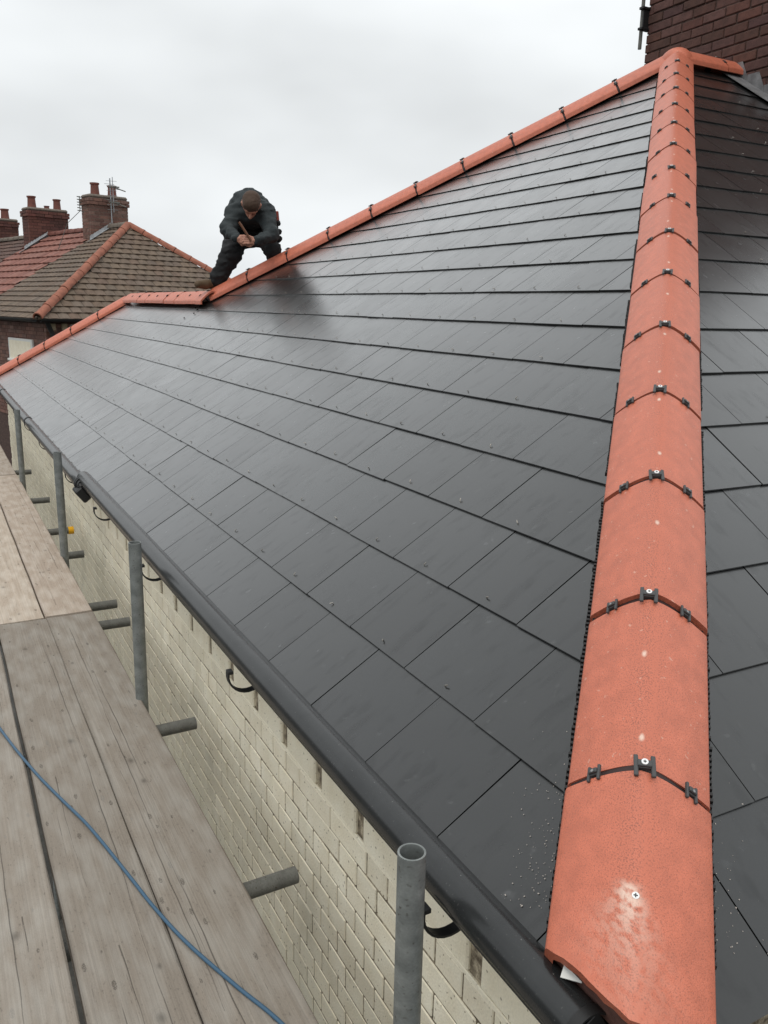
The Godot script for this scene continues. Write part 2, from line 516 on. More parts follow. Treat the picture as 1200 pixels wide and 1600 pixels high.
	M.roof_tile = tri_mat(mottled(512, Color(0.74, 0.74, 0.74), Color(1.0, 1.0, 1.0), 125, 0.02, 0.2, 0.25, 0.16, Color(0.62, 0.64, 0.56)), 512, 1.6, 0.85, 1.2, true)
	M.pot = tri_mat(mottled(256, Color(0.38, 0.235, 0.205), Color(0.50, 0.30, 0.255), 129, 0.03, 0.2, 0.2), 256, 0.8, 0.8, 1.0)
	M.ridge_far = tri_mat(mottled(256, Color(0.47, 0.285, 0.225), Color(0.66, 0.415, 0.325), 133, 0.02, 0.25, 0.2, 0.14, Color(0.40, 0.30, 0.24)), 256, 0.8, 0.8, 1.0)
	M.flaunch = tri_mat(mottled(256, Color(0.34, 0.31, 0.28), Color(0.50, 0.46, 0.42), 137, 0.03, 0.2, 0.3), 256, 0.6, 0.95, 2.0)
	M.ground = tri_mat(mottled(512, Color(0.20, 0.20, 0.19), Color(0.30, 0.295, 0.28), 141, 0.02, 0.2, 0.3), 512, 6.0, 0.95, 1.0)
	M.white = mat(Color(0.86, 0.86, 0.84), 0.5)
	M.glass = mat(Color(0.10, 0.11, 0.12), 0.12)
	M.yellow = mat(Color(0.92, 0.68, 0.06), 0.45)
	M.hose = mat(Color(0.215, 0.345, 0.440), 0.42)
	M.crumb = mat(Color(0.66, 0.63, 0.60), 0.95)
	M.rivet = mat(Color(0.62, 0.60, 0.57), 0.35, 0.6)
	M.jacket = tri_mat(mottled(256, Color(0.125, 0.150, 0.158), Color(0.185, 0.215, 0.223), 145, 0.03, 0.3, 0.15), 256, 0.5, 0.85, 0.8)
	M.trousers = tri_mat(mottled(256, Color(0.085, 0.088, 0.095), Color(0.130, 0.134, 0.142), 149, 0.03, 0.3, 0.15), 256, 0.5, 0.9, 0.8)
	M.skin = mat(Color(0.70, 0.50, 0.42), 0.6)
	M.hair = mat(Color(0.27, 0.20, 0.15), 0.8)
	M.boot = mat(Color(0.36, 0.29, 0.21), 0.75)
	M.wood = mat(Color(0.42, 0.27, 0.18), 0.6)
	M.red_tool = mat(Color(0.55, 0.22, 0.17), 0.5)
	M.alu = mat(Color(0.62, 0.63, 0.64), 0.4, 0.7)

# ---------------------------------------------------------------- the house
var cam: Camera3D
func shown(p: Vector3, margin := 1.1) -> float:       # how large something at p shows in the photograph; 0 outside the frame
	var q := cam.transform.affine_inverse() * p
	if q.z > -0.2: return 0.0
	var t := tan(deg_to_rad(cam.fov * 0.5))
	if absf(q.y / q.z) > t * margin or absf(q.x / q.z) > t * 0.75 * margin: return 0.0
	return 1.0 / (q.z * q.z)

# slates of one slope: poly in (u, s), filled in rows of half-bonded 300 mm slates at 250 mm gauge
func lay_slates(todo: Array, f: Transform3D, poly: PackedVector2Array, u0: float, flip: bool) -> void:
	var g := 0.2505
	var s0 := 0.0651
	var box := Rect2(poly[0], Vector2.ZERO)
	for p in poly: box = box.expand(p)
	var rows := int((box.end.y - s0) / g) + 1
	for i in rows:
		var sb := s0 + g * i - (0.03 if i == 0 else 0.0)
		var off := u0 + (0.1515 if i % 2 == 0 else 0.0) + rng.randf_range(-0.012, 0.012)
		var j0 := int(floor((box.position.x - off) / 0.303)) - 1
		for j in int(box.size.x / 0.303) + 4:
			var ua := off + (j0 + j) * 0.303 + 0.0015 + rng.randf_range(-0.0007, 0.0007)
			var ds := rng.randf_range(-0.0018, 0.0018)
			var rect := PackedVector2Array([Vector2(ua, sb + ds), Vector2(ua + 0.300, sb + ds), Vector2(ua + 0.300, sb + 0.285), Vector2(ua, sb + 0.285)])
			for piece in Geometry2D.intersect_polygons(rect, poly):
				var cen := Vector2.ZERO
				for p in piece: cen += p
				cen /= piece.size()
				var area := 0.0
				for q in piece.size(): area += piece[q].cross(piece[(q + 1) % piece.size()])
				if absf(area) < 0.006: continue
				var whole: bool = piece.size() == 4 and absf(absf(area) * 0.5 - 0.300 * 0.285) < 0.001
				var size := shown(f * Vector3(cen.x, 0, cen.y)) * absf(area) * absf(((f * Vector3(cen.x, 0, cen.y)).normalized()).dot(f.basis.y))
				todo.push_back({"poly": piece, "s": sb + ds, "cen": cen, "whole": whole, "size": size, "f": f, "tone": rng.randf_range(0.86, 1.14), "uv": Vector2(rng.randf() * 1.3, rng.randf() * 1.3), "tilt": Vector2(rng.randfn(0, 0.0016), rng.randfn(0, 0.0022)), "ua": ua})

func slope_frame(e: Vector3, up: Vector3, x: Vector3) -> Transform3D:
	return Transform3D(Basis(x, up.cross(x), up), e)

const TILE_LEN := 0.428
func hip_height(x: float) -> float:          # a barrel that falls faster towards its edges
	return 0.086 * (1.0 - pow(absf(x) / 0.118, 1.5))

func hip_profile(grow := 0.0) -> PackedVector2Array:
	var o := PackedVector2Array()
	o.push_back(Vector2(-0.1205 - grow, -0.034))
	o.push_back(Vector2(-0.1200 - grow, -0.008))
	for i in 19:
		var x := lerpf(-0.1175, 0.1175, i / 18.0)
		o.push_back(Vector2(x * (1.0 + grow * 8.0), hip_height(x) + grow))
	o.push_back(Vector2(0.1200 + grow, -0.008))
	o.push_back(Vector2(0.1205 + grow, -0.034))
	return o

var clip_big: ArrayMesh
var clip_small: ArrayMesh
var tile_meshes := []
var union_mesh: ArrayMesh

func make_clips() -> void:
	for big in [true, false]:
		var s := Shape.new()
		var k := 0.9 if big else 0.66
		s.tint = Color(0.052, 0.052, 0.054)
		for x in [-1.0, 1.0]:
			bevel_box(s, Transform3D(Basis(Vector3.BACK, x * (-0.12 if big else 0.0)), Vector3(x * 0.0155 * k, 0.004, 0)), Vector3(0.0085 * k, 0.006, 0.046 * k), 0.0012)
		bevel_box(s, at(Vector3(0, 0.0075, -0.003)), Vector3(0.026 * k, 0.005, 0.014 * k), 0.0012)
		bevel_box(s, at(Vector3(0, 0.001, 0.001)), Vector3(0.024 * k, 0.009, 0.006), 0.001)
		if big:
			s.tint = Color(0.78, 0.78, 0.77)
			tube(s, [Vector3(0, 0.009, -0.004), Vector3(0, 0.0118, -0.004)], 0.0058, 14)
			s.tint = Color(0.03, 0.03, 0.03)
			bevel_box(s, at(Vector3(0, 0.0119, -0.004)), Vector3(0.0052, 0.0008, 0.0016), 0.0)
			bevel_box(s, at(Vector3(0, 0.0121, -0.004)), Vector3(0.0016, 0.0008, 0.0052), 0.0)
		else:
			s.tint = Color(0.25, 0.25, 0.25)
			tube(s, [Vector3(0, 0.0085, -0.002), Vector3(0, 0.0105, -0.002)], 0.0028, 10)
		if big: clip_big = s.mesh()
		else: clip_small = s.mesh()
	for i in 4:
		var s := Shape.new()
		var tone := [1.0, 0.95, 1.05, 0.98][i] as float
		s.tint = Color(tone, tone, tone)
		sweep(s, hip_profile(), -TILE_LEN + 0.0085, -0.0085, 0.014, Transform3D(), Vector2(0, [0.05, 0.31, 0.46, 0.19][i] + TILE_LEN), 3)
		tile_meshes.push_back(s.mesh())
	var u := Shape.new()
	sweep(u, hip_profile(-0.007), -0.03, 0.03, 0.006)
	union_mesh = u.mesh()

# a line of ridge tiles from p0 (lower end) along dir; the first tile may be shorter
func ridge_run(house: Node3D, called: String, p0: Vector3, dir: Vector3, marks: Array, dusty := false, small_jitter := 1.0) -> void:
	var e1 := dir.cross(Vector3.UP).normalized()
	var e2 := e1.cross(dir)
	for k in marks.size() - 1:
		var b := Basis(e1, e2, -dir)
		b = b * Basis(Vector3(0, 1, 0), rng.randfn(0, 0.0045) * small_jitter) * Basis(Vector3(0, 0, 1), rng.randfn(0, 0.008) * small_jitter)
		var f := Transform3D(b, p0 + dir * marks[k] + e1 * rng.randfn(0, 0.0016) * small_jitter + e2 * rng.randfn(0, 0.0016) * small_jitter)
		var len: float = marks[k + 1] - marks[k]
		var t: MeshInstance3D
		if absf(len - TILE_LEN) < 0.004:
			t = put(called, tile_meshes[rng.randi() % 4], M.tile0, house, f)
		else:
			var s := Shape.new()
			sweep(s, hip_profile(0.002), -len + 0.0085, 0.0, 0.014, Transform3D(), Vector2(0, len), 9)
			if dusty and k == 0:        # the lowest tile is cut to follow the eave, a little ragged
				for i in s.v.size():
					var q := s.v[i]
					if q.z > -0.3:
						q.z -= (maxf(0.0, -q.x) * 0.93 + 0.0012 * sin(q.x * 240.0) + 0.0022 * sin(q.x * 71.0 + 1.0)) * (q.z + 0.3) / 0.3
						s.v[i] = q
			t = put(called, s.mesh(), M.tile1 if dusty and k == 0 else M.tile0, house, f)
		if dusty and k == 0:
			var sc := Shape.new()
			sc.tint = Color(0.78, 0.78, 0.77)
			tube(sc, [Vector3(0, 0.085, -len + 0.228), Vector3(0, 0.0885, -len + 0.228)], 0.0055, 14)
			sc.tint = Color(0.03, 0.03, 0.03)
			bevel_box(sc, at(Vector3(0, 0.0886, -len + 0.228)), Vector3(0.0062, 0.0008, 0.0016), 0.0)
			bevel_box(sc, at(Vector3(0, 0.0888, -len + 0.228)), Vector3(0.0016, 0.0008, 0.0062), 0.0)
			put("fixing_screw", sc.mesh(), M.clip, t)
		if k < marks.size() - 2:
			put("ridge_union", union_mesh, M.union, t, at(Vector3(0, 0, -len)))
			put("ridge_clip", clip_big, M.clip, t, Transform3D(Basis(Vector3(0, 1, 0), rng.randfn(0, 0.04)), Vector3(rng.randfn(0, 0.002), 0.0862, -len)))
			for x in [-1.0, 1.0]:
				var px: float = x * (0.074 + rng.randfn(0, 0.003))
				var py := hip_height(px)
				var lean := atan(1.5 * 0.086 / 0.118 * sqrt(absf(px) / 0.118))
				put("ridge_clip", clip_small, M.clip, t, Transform3D(Basis(Vector3(0, 0, 1), -x * lean), Vector3(px, py + 0.0005, -len + 0.001)))

func marks(start: float, first: float, count: int) -> Array:
	var o := [start, first]
	for i in count: o.push_back(first + TILE_LEN * (i + 1))
	return o

func brick_stack(s: Shape, f: Transform3D, w: float, d: float, y0: float, rows: int, tones: Array, skip_left := false) -> void:
	# four faces of brickwork laid half-bonded, f at the middle of the stack
	for face in 4:
		if face == 3 and skip_left: continue
		var turn := Basis(Vector3.UP, face * PI / 2)
		var run := w if face % 2 == 0 else d - 0.2
		var outw := (d if face % 2 == 0 else w) * 0.5
		for r in rows:
			var x := -run * 0.5 - (0.1125 if (r + face) % 2 else 0.0)
			while x < run * 0.5 - 0.01:
				var xa := maxf(x, -run * 0.5)
				var xb := minf(x + 0.215, run * 0.5)
				if xb - xa > 0.03:
					s.tint = tones[rng.randi() % tones.size()] * rng.randf_range(0.8, 1.15)
					bevel_box(s, f * Transform3D(turn, turn * Vector3((xa + xb) * 0.5, y0 + r * 0.075 + 0.0325, outw - 0.0475 + rng.randfn(0, 0.0012))), Vector3(xb - xa, 0.065, 0.1), 0.0)
				x += 0.225

func make_house() -> void:
	var house := thing("slate_roofed_house", Vector3(EAVE_X + 0.15, -6.0, CORNER_Z), "house with a new dark slate hip roof, orange hip tiles and cream painted brick wall", "house")
	var inv := Transform3D(Basis(), -house.position)
	var ca := cos(PITCH)
	var sa := sin(PITCH)
	var ta := tan(PITCH)
	var wx := 1.66                                   # plan run from the eave to the wing's ridge
	var far_u := 11.82
	var ridge_u := 10.65
	var apex := Vector3(EAVE_X + RISE, EAVE_Y + RISE * ta, CORNER_Z - RISE)
	var end_x := 9.5
	# ---- slopes and slates
	var fa := slope_frame(Vector3(EAVE_X, EAVE_Y, CORNER_Z), Vector3(ca, sa, 0), Vector3(0, 0, -1))
	var pa := PackedVector2Array([Vector2(0.0, 0), Vector2(RISE, RISE / ca), Vector2(2 * RISE - wx, wx / ca), Vector2(ridge_u, wx / ca), Vector2(far_u, 0)])
	var fb := slope_frame(Vector3(EAVE_X, EAVE_Y, CORNER_Z), Vector3(0, sa, -ca), Vector3(-1, 0, 0))
	var pb := PackedVector2Array([Vector2(0, 0), Vector2(-RISE, RISE / ca), Vector2(EAVE_X - end_x, RISE / ca), Vector2(EAVE_X - end_x, 0)])
	var decks := []
	for k in 2:
		var f: Transform3D = [fa, fb][k]
		var p: PackedVector2Array = [pa, pb][k]
		var d := Shape.new()
		slab(d, Geometry2D.intersect_polygons(p, PackedVector2Array([Vector2(-20, 0.075), Vector2(20, 0.075), Vector2(20, 20), Vector2(-20, 20)]))[0], 0, 0, 0.03, -0.017)
		decks.push_back(put("roof_slope", d.mesh(), M.felt, house, inv * f))
	var todo := []
	var shrink := Geometry2D.offset_polygon(pa, -0.055)[0]
	var shrink_b := Geometry2D.offset_polygon(pb, -0.055)[0]
	# keep the eave edge itself full
	lay_slates(todo, fa, stretch_eave(shrink), 0.127, false)
	lay_slates(todo, fb, stretch_eave(shrink_b), 0.06, true)
	todo.sort_custom(func(a, b): return a.size > b.size)
	var shared := []
	for i in 10:
		var s := Shape.new()
		var t := 0.75 + 0.05 * i
		s.tint = Color(t, t, t)
		slab(s, PackedVector2Array([Vector2(-0.15, 0), Vector2(0.15, 0), Vector2(0.15, 0.285), Vector2(-0.15, 0.285)]), 0, 0.026, 0.005, 0.0, Vector2(0.37 * i, 0.53 * i * i))
		shared.push_back(s.mesh())
	var rest := [Shape.new(), Shape.new()]
	var pins := [Shape.new(), Shape.new()]
	var count := 0
	for e in todo:
		var onb: int = 0 if e.f == fa else 1
		var tilt: Vector2 = e.tilt
		var lay := Transform3D(Basis(Vector3.RIGHT, tilt.x) * Basis(Vector3.BACK, tilt.y), Vector3.ZERO)
		if count < 300 and e.size > 0.0:
			if e.whole:
				put("slate", shared[rng.randi() % 10], M["slate%d" % (rng.randi() % 3)], decks[onb], Transform3D(lay.basis, Vector3(e.cen.x, 0, e.s)))
			else:
				var s := Shape.new()
				s.tint = Color(e.tone, e.tone, e.tone)
				slab(s, e.poly, e.s, 0.026, 0.005, 0.0, e.uv, Vector2(e.cen.x, e.s))
				put("slate", s.mesh(), M["slate%d" % (rng.randi() % 3)], decks[onb], Transform3D(lay.basis, Vector3(e.cen.x, 0, e.s)))
			count += 1
		else:
			var s: Shape = rest[onb]
			s.tint = Color(e.tone, e.tone, e.tone)
			slab(s, e.poly, e.s, 0.026, 0.005, 0.0, e.uv)
		# the tail rivet: a bent copper-alloy pin standing up near the lower edge
		if e.whole:
			var rp := Vector3(e.ua + 0.15 + rng.randfn(0, 0.004), 0.0005, e.s + 0.024)
			var ra := rng.randf_range(0.0, TAU)
			var bend := Vector3(cos(ra), 0.25, sin(ra)).normalized()
			tube(pins[onb], [rp - Vector3(0, 0.002, 0), rp + Vector3(0, 0.003, 0), rp + Vector3(0, 0.003, 0) + bend * 0.009], 0.0016, 6)
	for k in 2:
		tag(put("far_slates", rest[k].mesh(), M.slate, decks[k]), "", "", "", "stuff")
		tag(put("slate_rivets", pins[k].mesh(), M.rivet, decks[k]), "", "", "", "stuff")
	# ---- the slopes the photograph does not show: main back, wing back and wing end
	var bk := Shape.new()
	var rl := apex.x - EAVE_X
	var j := Vector3(EAVE_X + wx, EAVE_Y + wx * ta, CORNER_Z - 2 * RISE + wx)
	var re := Vector3(EAVE_X + wx, EAVE_Y + wx * ta, CORNER_Z - ridge_u)
	var we := Vector3(EAVE_X, EAVE_Y, CORNER_Z - far_u)
	var we2 := Vector3(EAVE_X + 2 * wx, EAVE_Y, CORNER_Z - far_u)
	var dn := Vector3(0, -0.02, 0)
	var ap2 := Vector3(end_x, apex.y, apex.z)
	var mc := Vector3(EAVE_X, EAVE_Y, CORNER_Z - 2 * RISE)
	bk.quad(mc + dn, apex + dn, ap2 + dn, Vector3(end_x, EAVE_Y, mc.z) + dn)
	bk.quad(j + dn, re + dn, we2 + dn, Vector3(we2.x, EAVE_Y, j.z + 1.7) + dn)
	bk.tri(re + dn, we + dn, we2 + dn)
	bk.tint = Color.WHITE
	put("rear_roof", bk.mesh(), M.slate, house, inv)
	# ---- hips and ridges
	make_clips()
	var hd := Vector3(ca, sa, -ca)
	hd = Vector3(1.0 / ta, 1, -1.0 / ta).normalized()
	var corner := Vector3(EAVE_X, EAVE_Y, CORNER_Z)
	ridge_run(house, "hip_tile", inv * corner, hd, marks(0.100, 0.503, 15), true)
	var hc := Vector3(1.0 / ta, 1, 1.0 / ta).normalized()
	var lc := (apex - j).length()
	var mk := [lc - TILE_LEN * 10.0 - 0.02]
	for i in 10: mk.push_back(lc - TILE_LEN * (9 - i) - 0.02)
	ridge_run(house, "hip_tile", inv * j, hc, mk)
	var lr := (re - j).length()
	ridge_run(house, "ridge_tile", inv * re, (j - re).normalized(), marks(0.0, TILE_LEN, 6) + [lr - 0.02, lr + 0.17])
	var he := (re - we).normalized()
	var lw := (re - we).length()
	var mw := [0.02]
	var first := fmod(lw - 0.06, TILE_LEN)
	mw.push_back(first + 0.02)
	while mw[mw.size() - 1] + TILE_LEN < lw: mw.push_back(mw[mw.size() - 1] + TILE_LEN)
	ridge_run(house, "hip_tile", inv * we, he, mw)
	ridge_run(house, "ridge_tile", inv * (apex + Vector3(0.62, 0, 0)), Vector3(-1, 0, 0), [0.0, 0.20, 0.62])
	# a rounded cap where the hips meet
	var cap := Shape.new()
	dome(cap, Vector3(0.128, 0.125, 0.128), 20, 8)
	put("apex_cap", cap.mesh(), M.tile0, house, inv * at(apex + Vector3(0.0, -0.028, 0.0)))
	# black eaves comb showing under both edges of the near hip
	var comb := Shape.new()
	var e1 := hd.cross(Vector3.UP).normalized()
	var e2 := e1.cross(hd)
	for sx in [-1.0, 1.0]:
		bevel_box(comb, Transform3D(Basis(e1, e2, -hd), corner + hd * 3.6 + e1 * sx * 0.110 - e2 * 0.022), Vector3(0.006, 0.032, 6.6), 0.0)
		var h := 0.25
		while h < 6.6:
			if fmod(h * 1.3 + sx, 0.83) > 0.16 or h < 1.2:
				bevel_box(comb, Transform3D(Basis(e1, e2, -hd), corner + hd * h + e1 * sx * (0.1215 + rng.randfn(0, 0.0008)) - e2 * 0.040), Vector3(0.011, 0.012, 0.006), 0.0)
			h += 0.0125 if h < 3.5 else 0.025
	tag(put("comb_filler", comb.mesh(), M.black, house, inv), "", "", "", "stuff")
	# mortar droppings and drill dust on the slates at the foot of the hip and below the junction
	var cr := Shape.new()
	for i in 220:
		var h := 0.30 + absf(rng.randfn(0, 0.16))
		var sd := -1.0 if rng.randf() < 0.75 else 1.0
		var off := 0.135 + absf(rng.randfn(0, 0.05))
		var p := corner + hd * h + e1 * sd * off
		var fr := fa if sd < 0 else fb
		var l := fr.affine_inverse() * p
		if l.z < 0.1: continue
		var row := floorf((l.z - 0.0651) / 0.2505)
		var fall := 0.026 * (l.z - 0.0651 - row * 0.2505)
		var z := rng.randf_range(0.0003, 0.0008) * (1.0 if rng.randf() < 0.96 else 1.5)
		bevel_box(cr, fr * Transform3D(Basis(Vector3.UP, rng.randf() * TAU), Vector3(l.x, z * 0.3 - fall, l.z)), Vector3(z * rng.randf_range(1, 3.6), z * 0.6, z * rng.randf_range(1, 2.6)), 0.0)
	tag(put("mortar_crumbs", cr.mesh(), M.crumb, house, inv), "", "", "", "stuff")
	for q in [[0.02, -0.10, 0.028], [0.10, -0.16, 0.02], [-0.05, -0.13, 0.02], [0.16, -0.22, 0.014], [0.07, -0.30, 0.012], [-0.01, -0.07, 0.03]]:
		var ld := Shape.new()
		bevel_box(ld, fa * Transform3D(Basis(Vector3.UP, q[0] * 9.0), fa.affine_inverse() * j + Vector3(-q[0], 0.004, q[1])), Vector3(q[2], 0.008, q[2] * 0.7), 0.002)
		put("lead_scrap", ld.mesh(), M.felt, house, inv)
	# mortar bed filling the open end of the lowest tile
	var mb := Shape.new()
	var in_prof := hip_profile(-0.013)
	var rim := []
	for q in in_prof: rim.push_back(Vector3(q.x, q.y, -0.010 - maxf(0.0, -q.x) * 0.93))
	for q in [Vector3(0.10, -0.05, -0.01), Vector3(-0.10, -0.05, -0.103)]: rim.push_back(q)
	for i in rim.size():
		mb.tri(Vector3(0, 0.0, -0.012), rim[(i + 1) % rim.size()], rim[i], Vector2.ZERO, Vector2.RIGHT, Vector2.UP)
	put("mortar_end", mb.mesh(), M.mortar_red, house, inv * Transform3D(Basis(e1, e2, -hd), corner + hd * 0.10))
	# a scrap of white plastic under the cut end of the hip
	var wt := Shape.new()
	bevel_box(wt, fa * Transform3D(Basis(Vector3.UP, 0.5), Vector3(0.172, 0.034, 0.094)), Vector3(0.034, 0.002, 0.020), 0.0)
	put("white_tray", wt.mesh(), M.white, house, inv)
	# ---- walls: mortar core with bricks standing proud of it
	var wall_x := 0.860
	var top := -1.09
	var core := Shape.new()
	var z_near := -0.93
	var z_far := we.z + 0.2
	bevel_box(core, at(Vector3(wall_x + 0.156, (top - 6.0) * 0.5, (z_near + z_far) * 0.5)), Vector3(0.30, top + 6.0, z_near - z_far - 0.01), 0.0)
	bevel_box(core, at(Vector3((wall_x + end_x) * 0.5, (top - 6.0) * 0.5, z_near - 0.15)), Vector3(end_x - wall_x - 0.02, top + 6.0, 0.28), 0.0)
	bevel_box(core, at(Vector3((wall_x + we2.x - 0.3) * 0.5, (top - 6.0) * 0.5, z_far + 0.15)), Vector3(we2.x - 0.3 - wall_x - 0.02, top + 6.0, 0.28), 0.0)
	bevel_box(core, at(Vector3((wall_x + end_x) * 0.5, (top - 6.0) * 0.5, mc.z + 0.35)), Vector3(end_x - wall_x - 0.7, top + 6.0, 0.28), 0.0)
	bevel_box(core, at(Vector3(end_x - 0.14, (top - 6.0) * 0.5, (z_near + mc.z) * 0.5)), Vector3(0.28, top + 6.0, z_near - mc.z - 0.7), 0.0)
	var wall := put("wall", core.mesh(), M.mortar, house, inv)
	var bl := []
	var lens := [0.105, 0.215, 0.110]
	var meshes := {}
	for L in lens:
		meshes[L] = []
		for i in 5:
			var s := Shape.new()
			var t: float = [0.88, 0.94, 1.0, 0.97, 0.91][i]
			s.tint = Color(t, t * 0.995, t * 0.985)
			bevel_box(s, Transform3D(), Vector3(0.060, 0.0670, L), 0.0026)
			meshes[L].push_back(s.mesh())
	for r in 14:
		var y := -1.3745 - r * 0.0735
		var z := z_near - (0.0 if r % 2 else 0.055)
		while z > z_far + 0.05:
			var L: float = lens[rng.randi() % 3] if rng.randf() < 0.45 else 0.105
			var p := Vector3(wall_x + 0.0335 + rng.randf_range(-0.0012, 0.0008), y + rng.randf_range(-0.0014, 0.0014), z - L * 0.5)
			var size := shown(p, 1.02) if y > -2.05 else 0.0
			bl.push_back([size, p, L, Basis(Vector3.UP, rng.randf_range(-0.008, 0.008)) * Basis(Vector3.RIGHT, rng.randf_range(-0.010, 0.010))])
			z -= L + 0.0060
	bl.sort_custom(func(a, b): return a[0] > b[0])
	var far_bricks := Shape.new()
	for i in bl.size():
		var e = bl[i]
		if i < 300 and e[0] > 0.0:
			put("brick", meshes[e[2]][rng.randi() % 5], M.cream, wall, Transform3D(e[3], e[1]))
		else:
			var t := rng.randf_range(0.88, 1.0)
			far_bricks.tint = Color(t, t, t * 0.985)
			bevel_box(far_bricks, Transform3D(e[3], e[1]), Vector3(0.060, 0.0670, e[2]), 0.002)
	tag(put("far_bricks", far_bricks.mesh(), M.cream, wall), "", "", "", "stuff")
	# dentil course: blocks with unpainted notches between them
	var band := Shape.new()
	bevel_box(band, at(Vector3(wall_x + 0.0390, -1.212, (z_near + z_far) * 0.5)), Vector3(0.06, 0.215, z_near - z_far - 0.02), 0.0)
	put("notch_back", band.mesh(), M.bare, wall)
	var dm := []
	for i in 3:
		var s := Shape.new()
		var t := 0.93 + 0.03 * i
		s.tint = Color(t, t, t * 0.99)
		bevel_box(s, Transform3D(), Vector3(0.075, 0.222, 0.212), 0.005)
		dm.push_back(s.mesh())
	var dz := z_near - 0.10
	while dz > z_far:
		put("dentil_block", dm[rng.randi() % 3], M.cream, wall, Transform3D(Basis(Vector3.UP, rng.randfn(0, 0.006)), Vector3(wall_x + 0.034 + rng.randf_range(-0.0015, 0.0015), -1.211 + rng.randfn(0, 0.002), dz)))
		dz -= 0.2595
	# strip of painted brick just under the notches
	var sill := Shape.new()
	bevel_box(sill, at(Vector3(wall_x + 0.0345, -1.3310, (z_near + z_far) * 0.5)), Vector3(0.068, 0.0140, z_near - z_far - 0.012), 0.002)
	put("painted_course", sill.mesh(), M.cream, wall)
	# soffit between wall and eave
	var sf := Shape.new()
	bevel_box(sf, at(Vector3(0.90, -1.063, (z_near + z_far) * 0.5 + 0.08)), Vector3(0.22, 0.018, z_near - z_far + 0.3), 0.0)
	put("soffit", sf.mesh(), M.felt, house, inv)
	# broken stone at the corner of the wall top
	var st := Shape.new()
	for q in [[0.03, -1.13, 0.02, 0.07], [0.05, -1.22, 0.05, 0.08], [0.02, -1.31, 0.03, 0.075], [0.10, -1.18, 0.06, 0.09]]:
		bevel_box(st, Transform3D(Basis(Vector3(0.3, 1, 0.2).normalized(), q[2] * 12.0), Vector3(wall_x + q[0], q[1], z_near + q[2])), Vector3(q[3], q[3] * 0.9, q[3] * 1.1), 0.014)
	put("rubble_corner", st.mesh(), M.bare, wall)
	# gutter brackets: open C hooks
	var hook := Shape.new()
	var arc := PackedVector2Array()
	for i in 15:
		var a := deg_to_rad(lerpf(172.0, 372.0, i / 14.0))
		arc.push_back(Vector2(cos(a) * 0.056, sin(a) * 0.056))
	sweep(hook, arc, -0.011, 0.011, 0.005)
	bevel_box(hook, at(Vector3(-0.052, 0.010, 0)), Vector3(0.016, 0.010, 0.024), 0.001)
	bevel_box(hook, at(Vector3(0.085, -0.012, 0)), Vector3(0.06, 0.03, 0.022), 0.001)
	var hm := hook.mesh()
	for z in [-1.09, -2.20, -3.34, -4.44, -5.47, -6.85, -7.93, -9.0, -10.1, -11.2]:
		put("gutter_bracket", hm, M.black, house, inv * at(Vector3(0.742, -1.050, z)))
	# ---- the big chimney behind the apex
	var cx := 5.76
	var cz0 := -6.03
	var cz1 := -3.95
	var cw := 0.95
	var chim := Shape.new()
	var cmid := Vector3(cx + cw * 0.5, 0, (cz0 + cz1) * 0.5)
	bevel_box(chim, at(cmid + Vector3(0, 2.35, 0)), Vector3(cw - 0.014, 3.9, cz1 - cz0 - 0.014), 0.0)
	var chimney := put("chimney", chim.mesh(), M.chimney_mortar, house, inv)
	var tones := [Color(0.128, 0.056, 0.043), Color(0.145, 0.062, 0.046), Color(0.112, 0.052, 0.043), Color(0.135, 0.066, 0.054), Color(0.105, 0.052, 0.045)]
	var cm := []
	for i in 10:
		var pair := []
		for L in [0.215, 0.1025]:
			var s := Shape.new()
			s.tint = tones[i % 5] * (0.85 + 0.03 * i)
			bevel_box(s, Transform3D(), Vector3(0.06, 0.065, L), 0.005)
			pair.push_back(s.mesh())
		cm.push_back(pair)
	for r in 27:
		var y := 0.9 + r * 0.075
		var z := cz1 - 0.002
		var half := r % 2 == 1
		while z > cz0 + 0.03:
			var L := 0.1025 if half else 0.215
			half = false
			if z - L < cz0 + 0.05: L = z - cz0
			if y > EAVE_Y + (CORNER_Z - z + L) * ta - 0.1 or z - L < apex.z:
				put("brick", cm[rng.randi() % 10][0 if L > 0.15 else 1], M.brick, chimney, Transform3D(Basis(Vector3.UP, rng.randfn(0, 0.006)) * Basis.from_scale(Vector3(1, 1, L / (0.215 if L > 0.15 else 0.1025))), Vector3(cx + 0.030 - 0.004 + rng.randfn(0, 0.0026), y + rng.randfn(0, 0.0016), z - L * 0.5 + rng.randfn(0, 0.002))))
			z -= L + 0.0105
	var oth := Shape.new()
	brick_stack(oth, at(cmid), cw, cz1 - cz0, 0.87, 27, tones, true)
	brick_stack(oth, at(cmid), cw, cz1 - cz0, 0.87 + 27 * 0.075, 16, tones)
	tag(put("far_bricks", oth.mesh(), M.brick, chimney), "", "", "", "stuff")
	# lead: an apron up the slope and stepped pieces let into the brick joints
	var lead := Shape.new()
	var zb := apex.z
	while zb < cz1:
		var y := EAVE_Y + (CORNER_Z - zb) * ta
		var p := [Vector3(cx - 0.010, y - 0.01, zb), Vector3(cx - 0.010, y - 0.01 - 0.163 * ta, zb + 0.163), Vector3(cx - 0.010, y + 0.05 - 0.163 * ta, zb + 0.163), Vector3(cx - 0.010, y + 0.065, zb + 0.105), Vector3(cx - 0.010, y + 0.065, zb)]
		prism(lead, p, Vector3(0.004, 0, 0))
		zb += 0.165
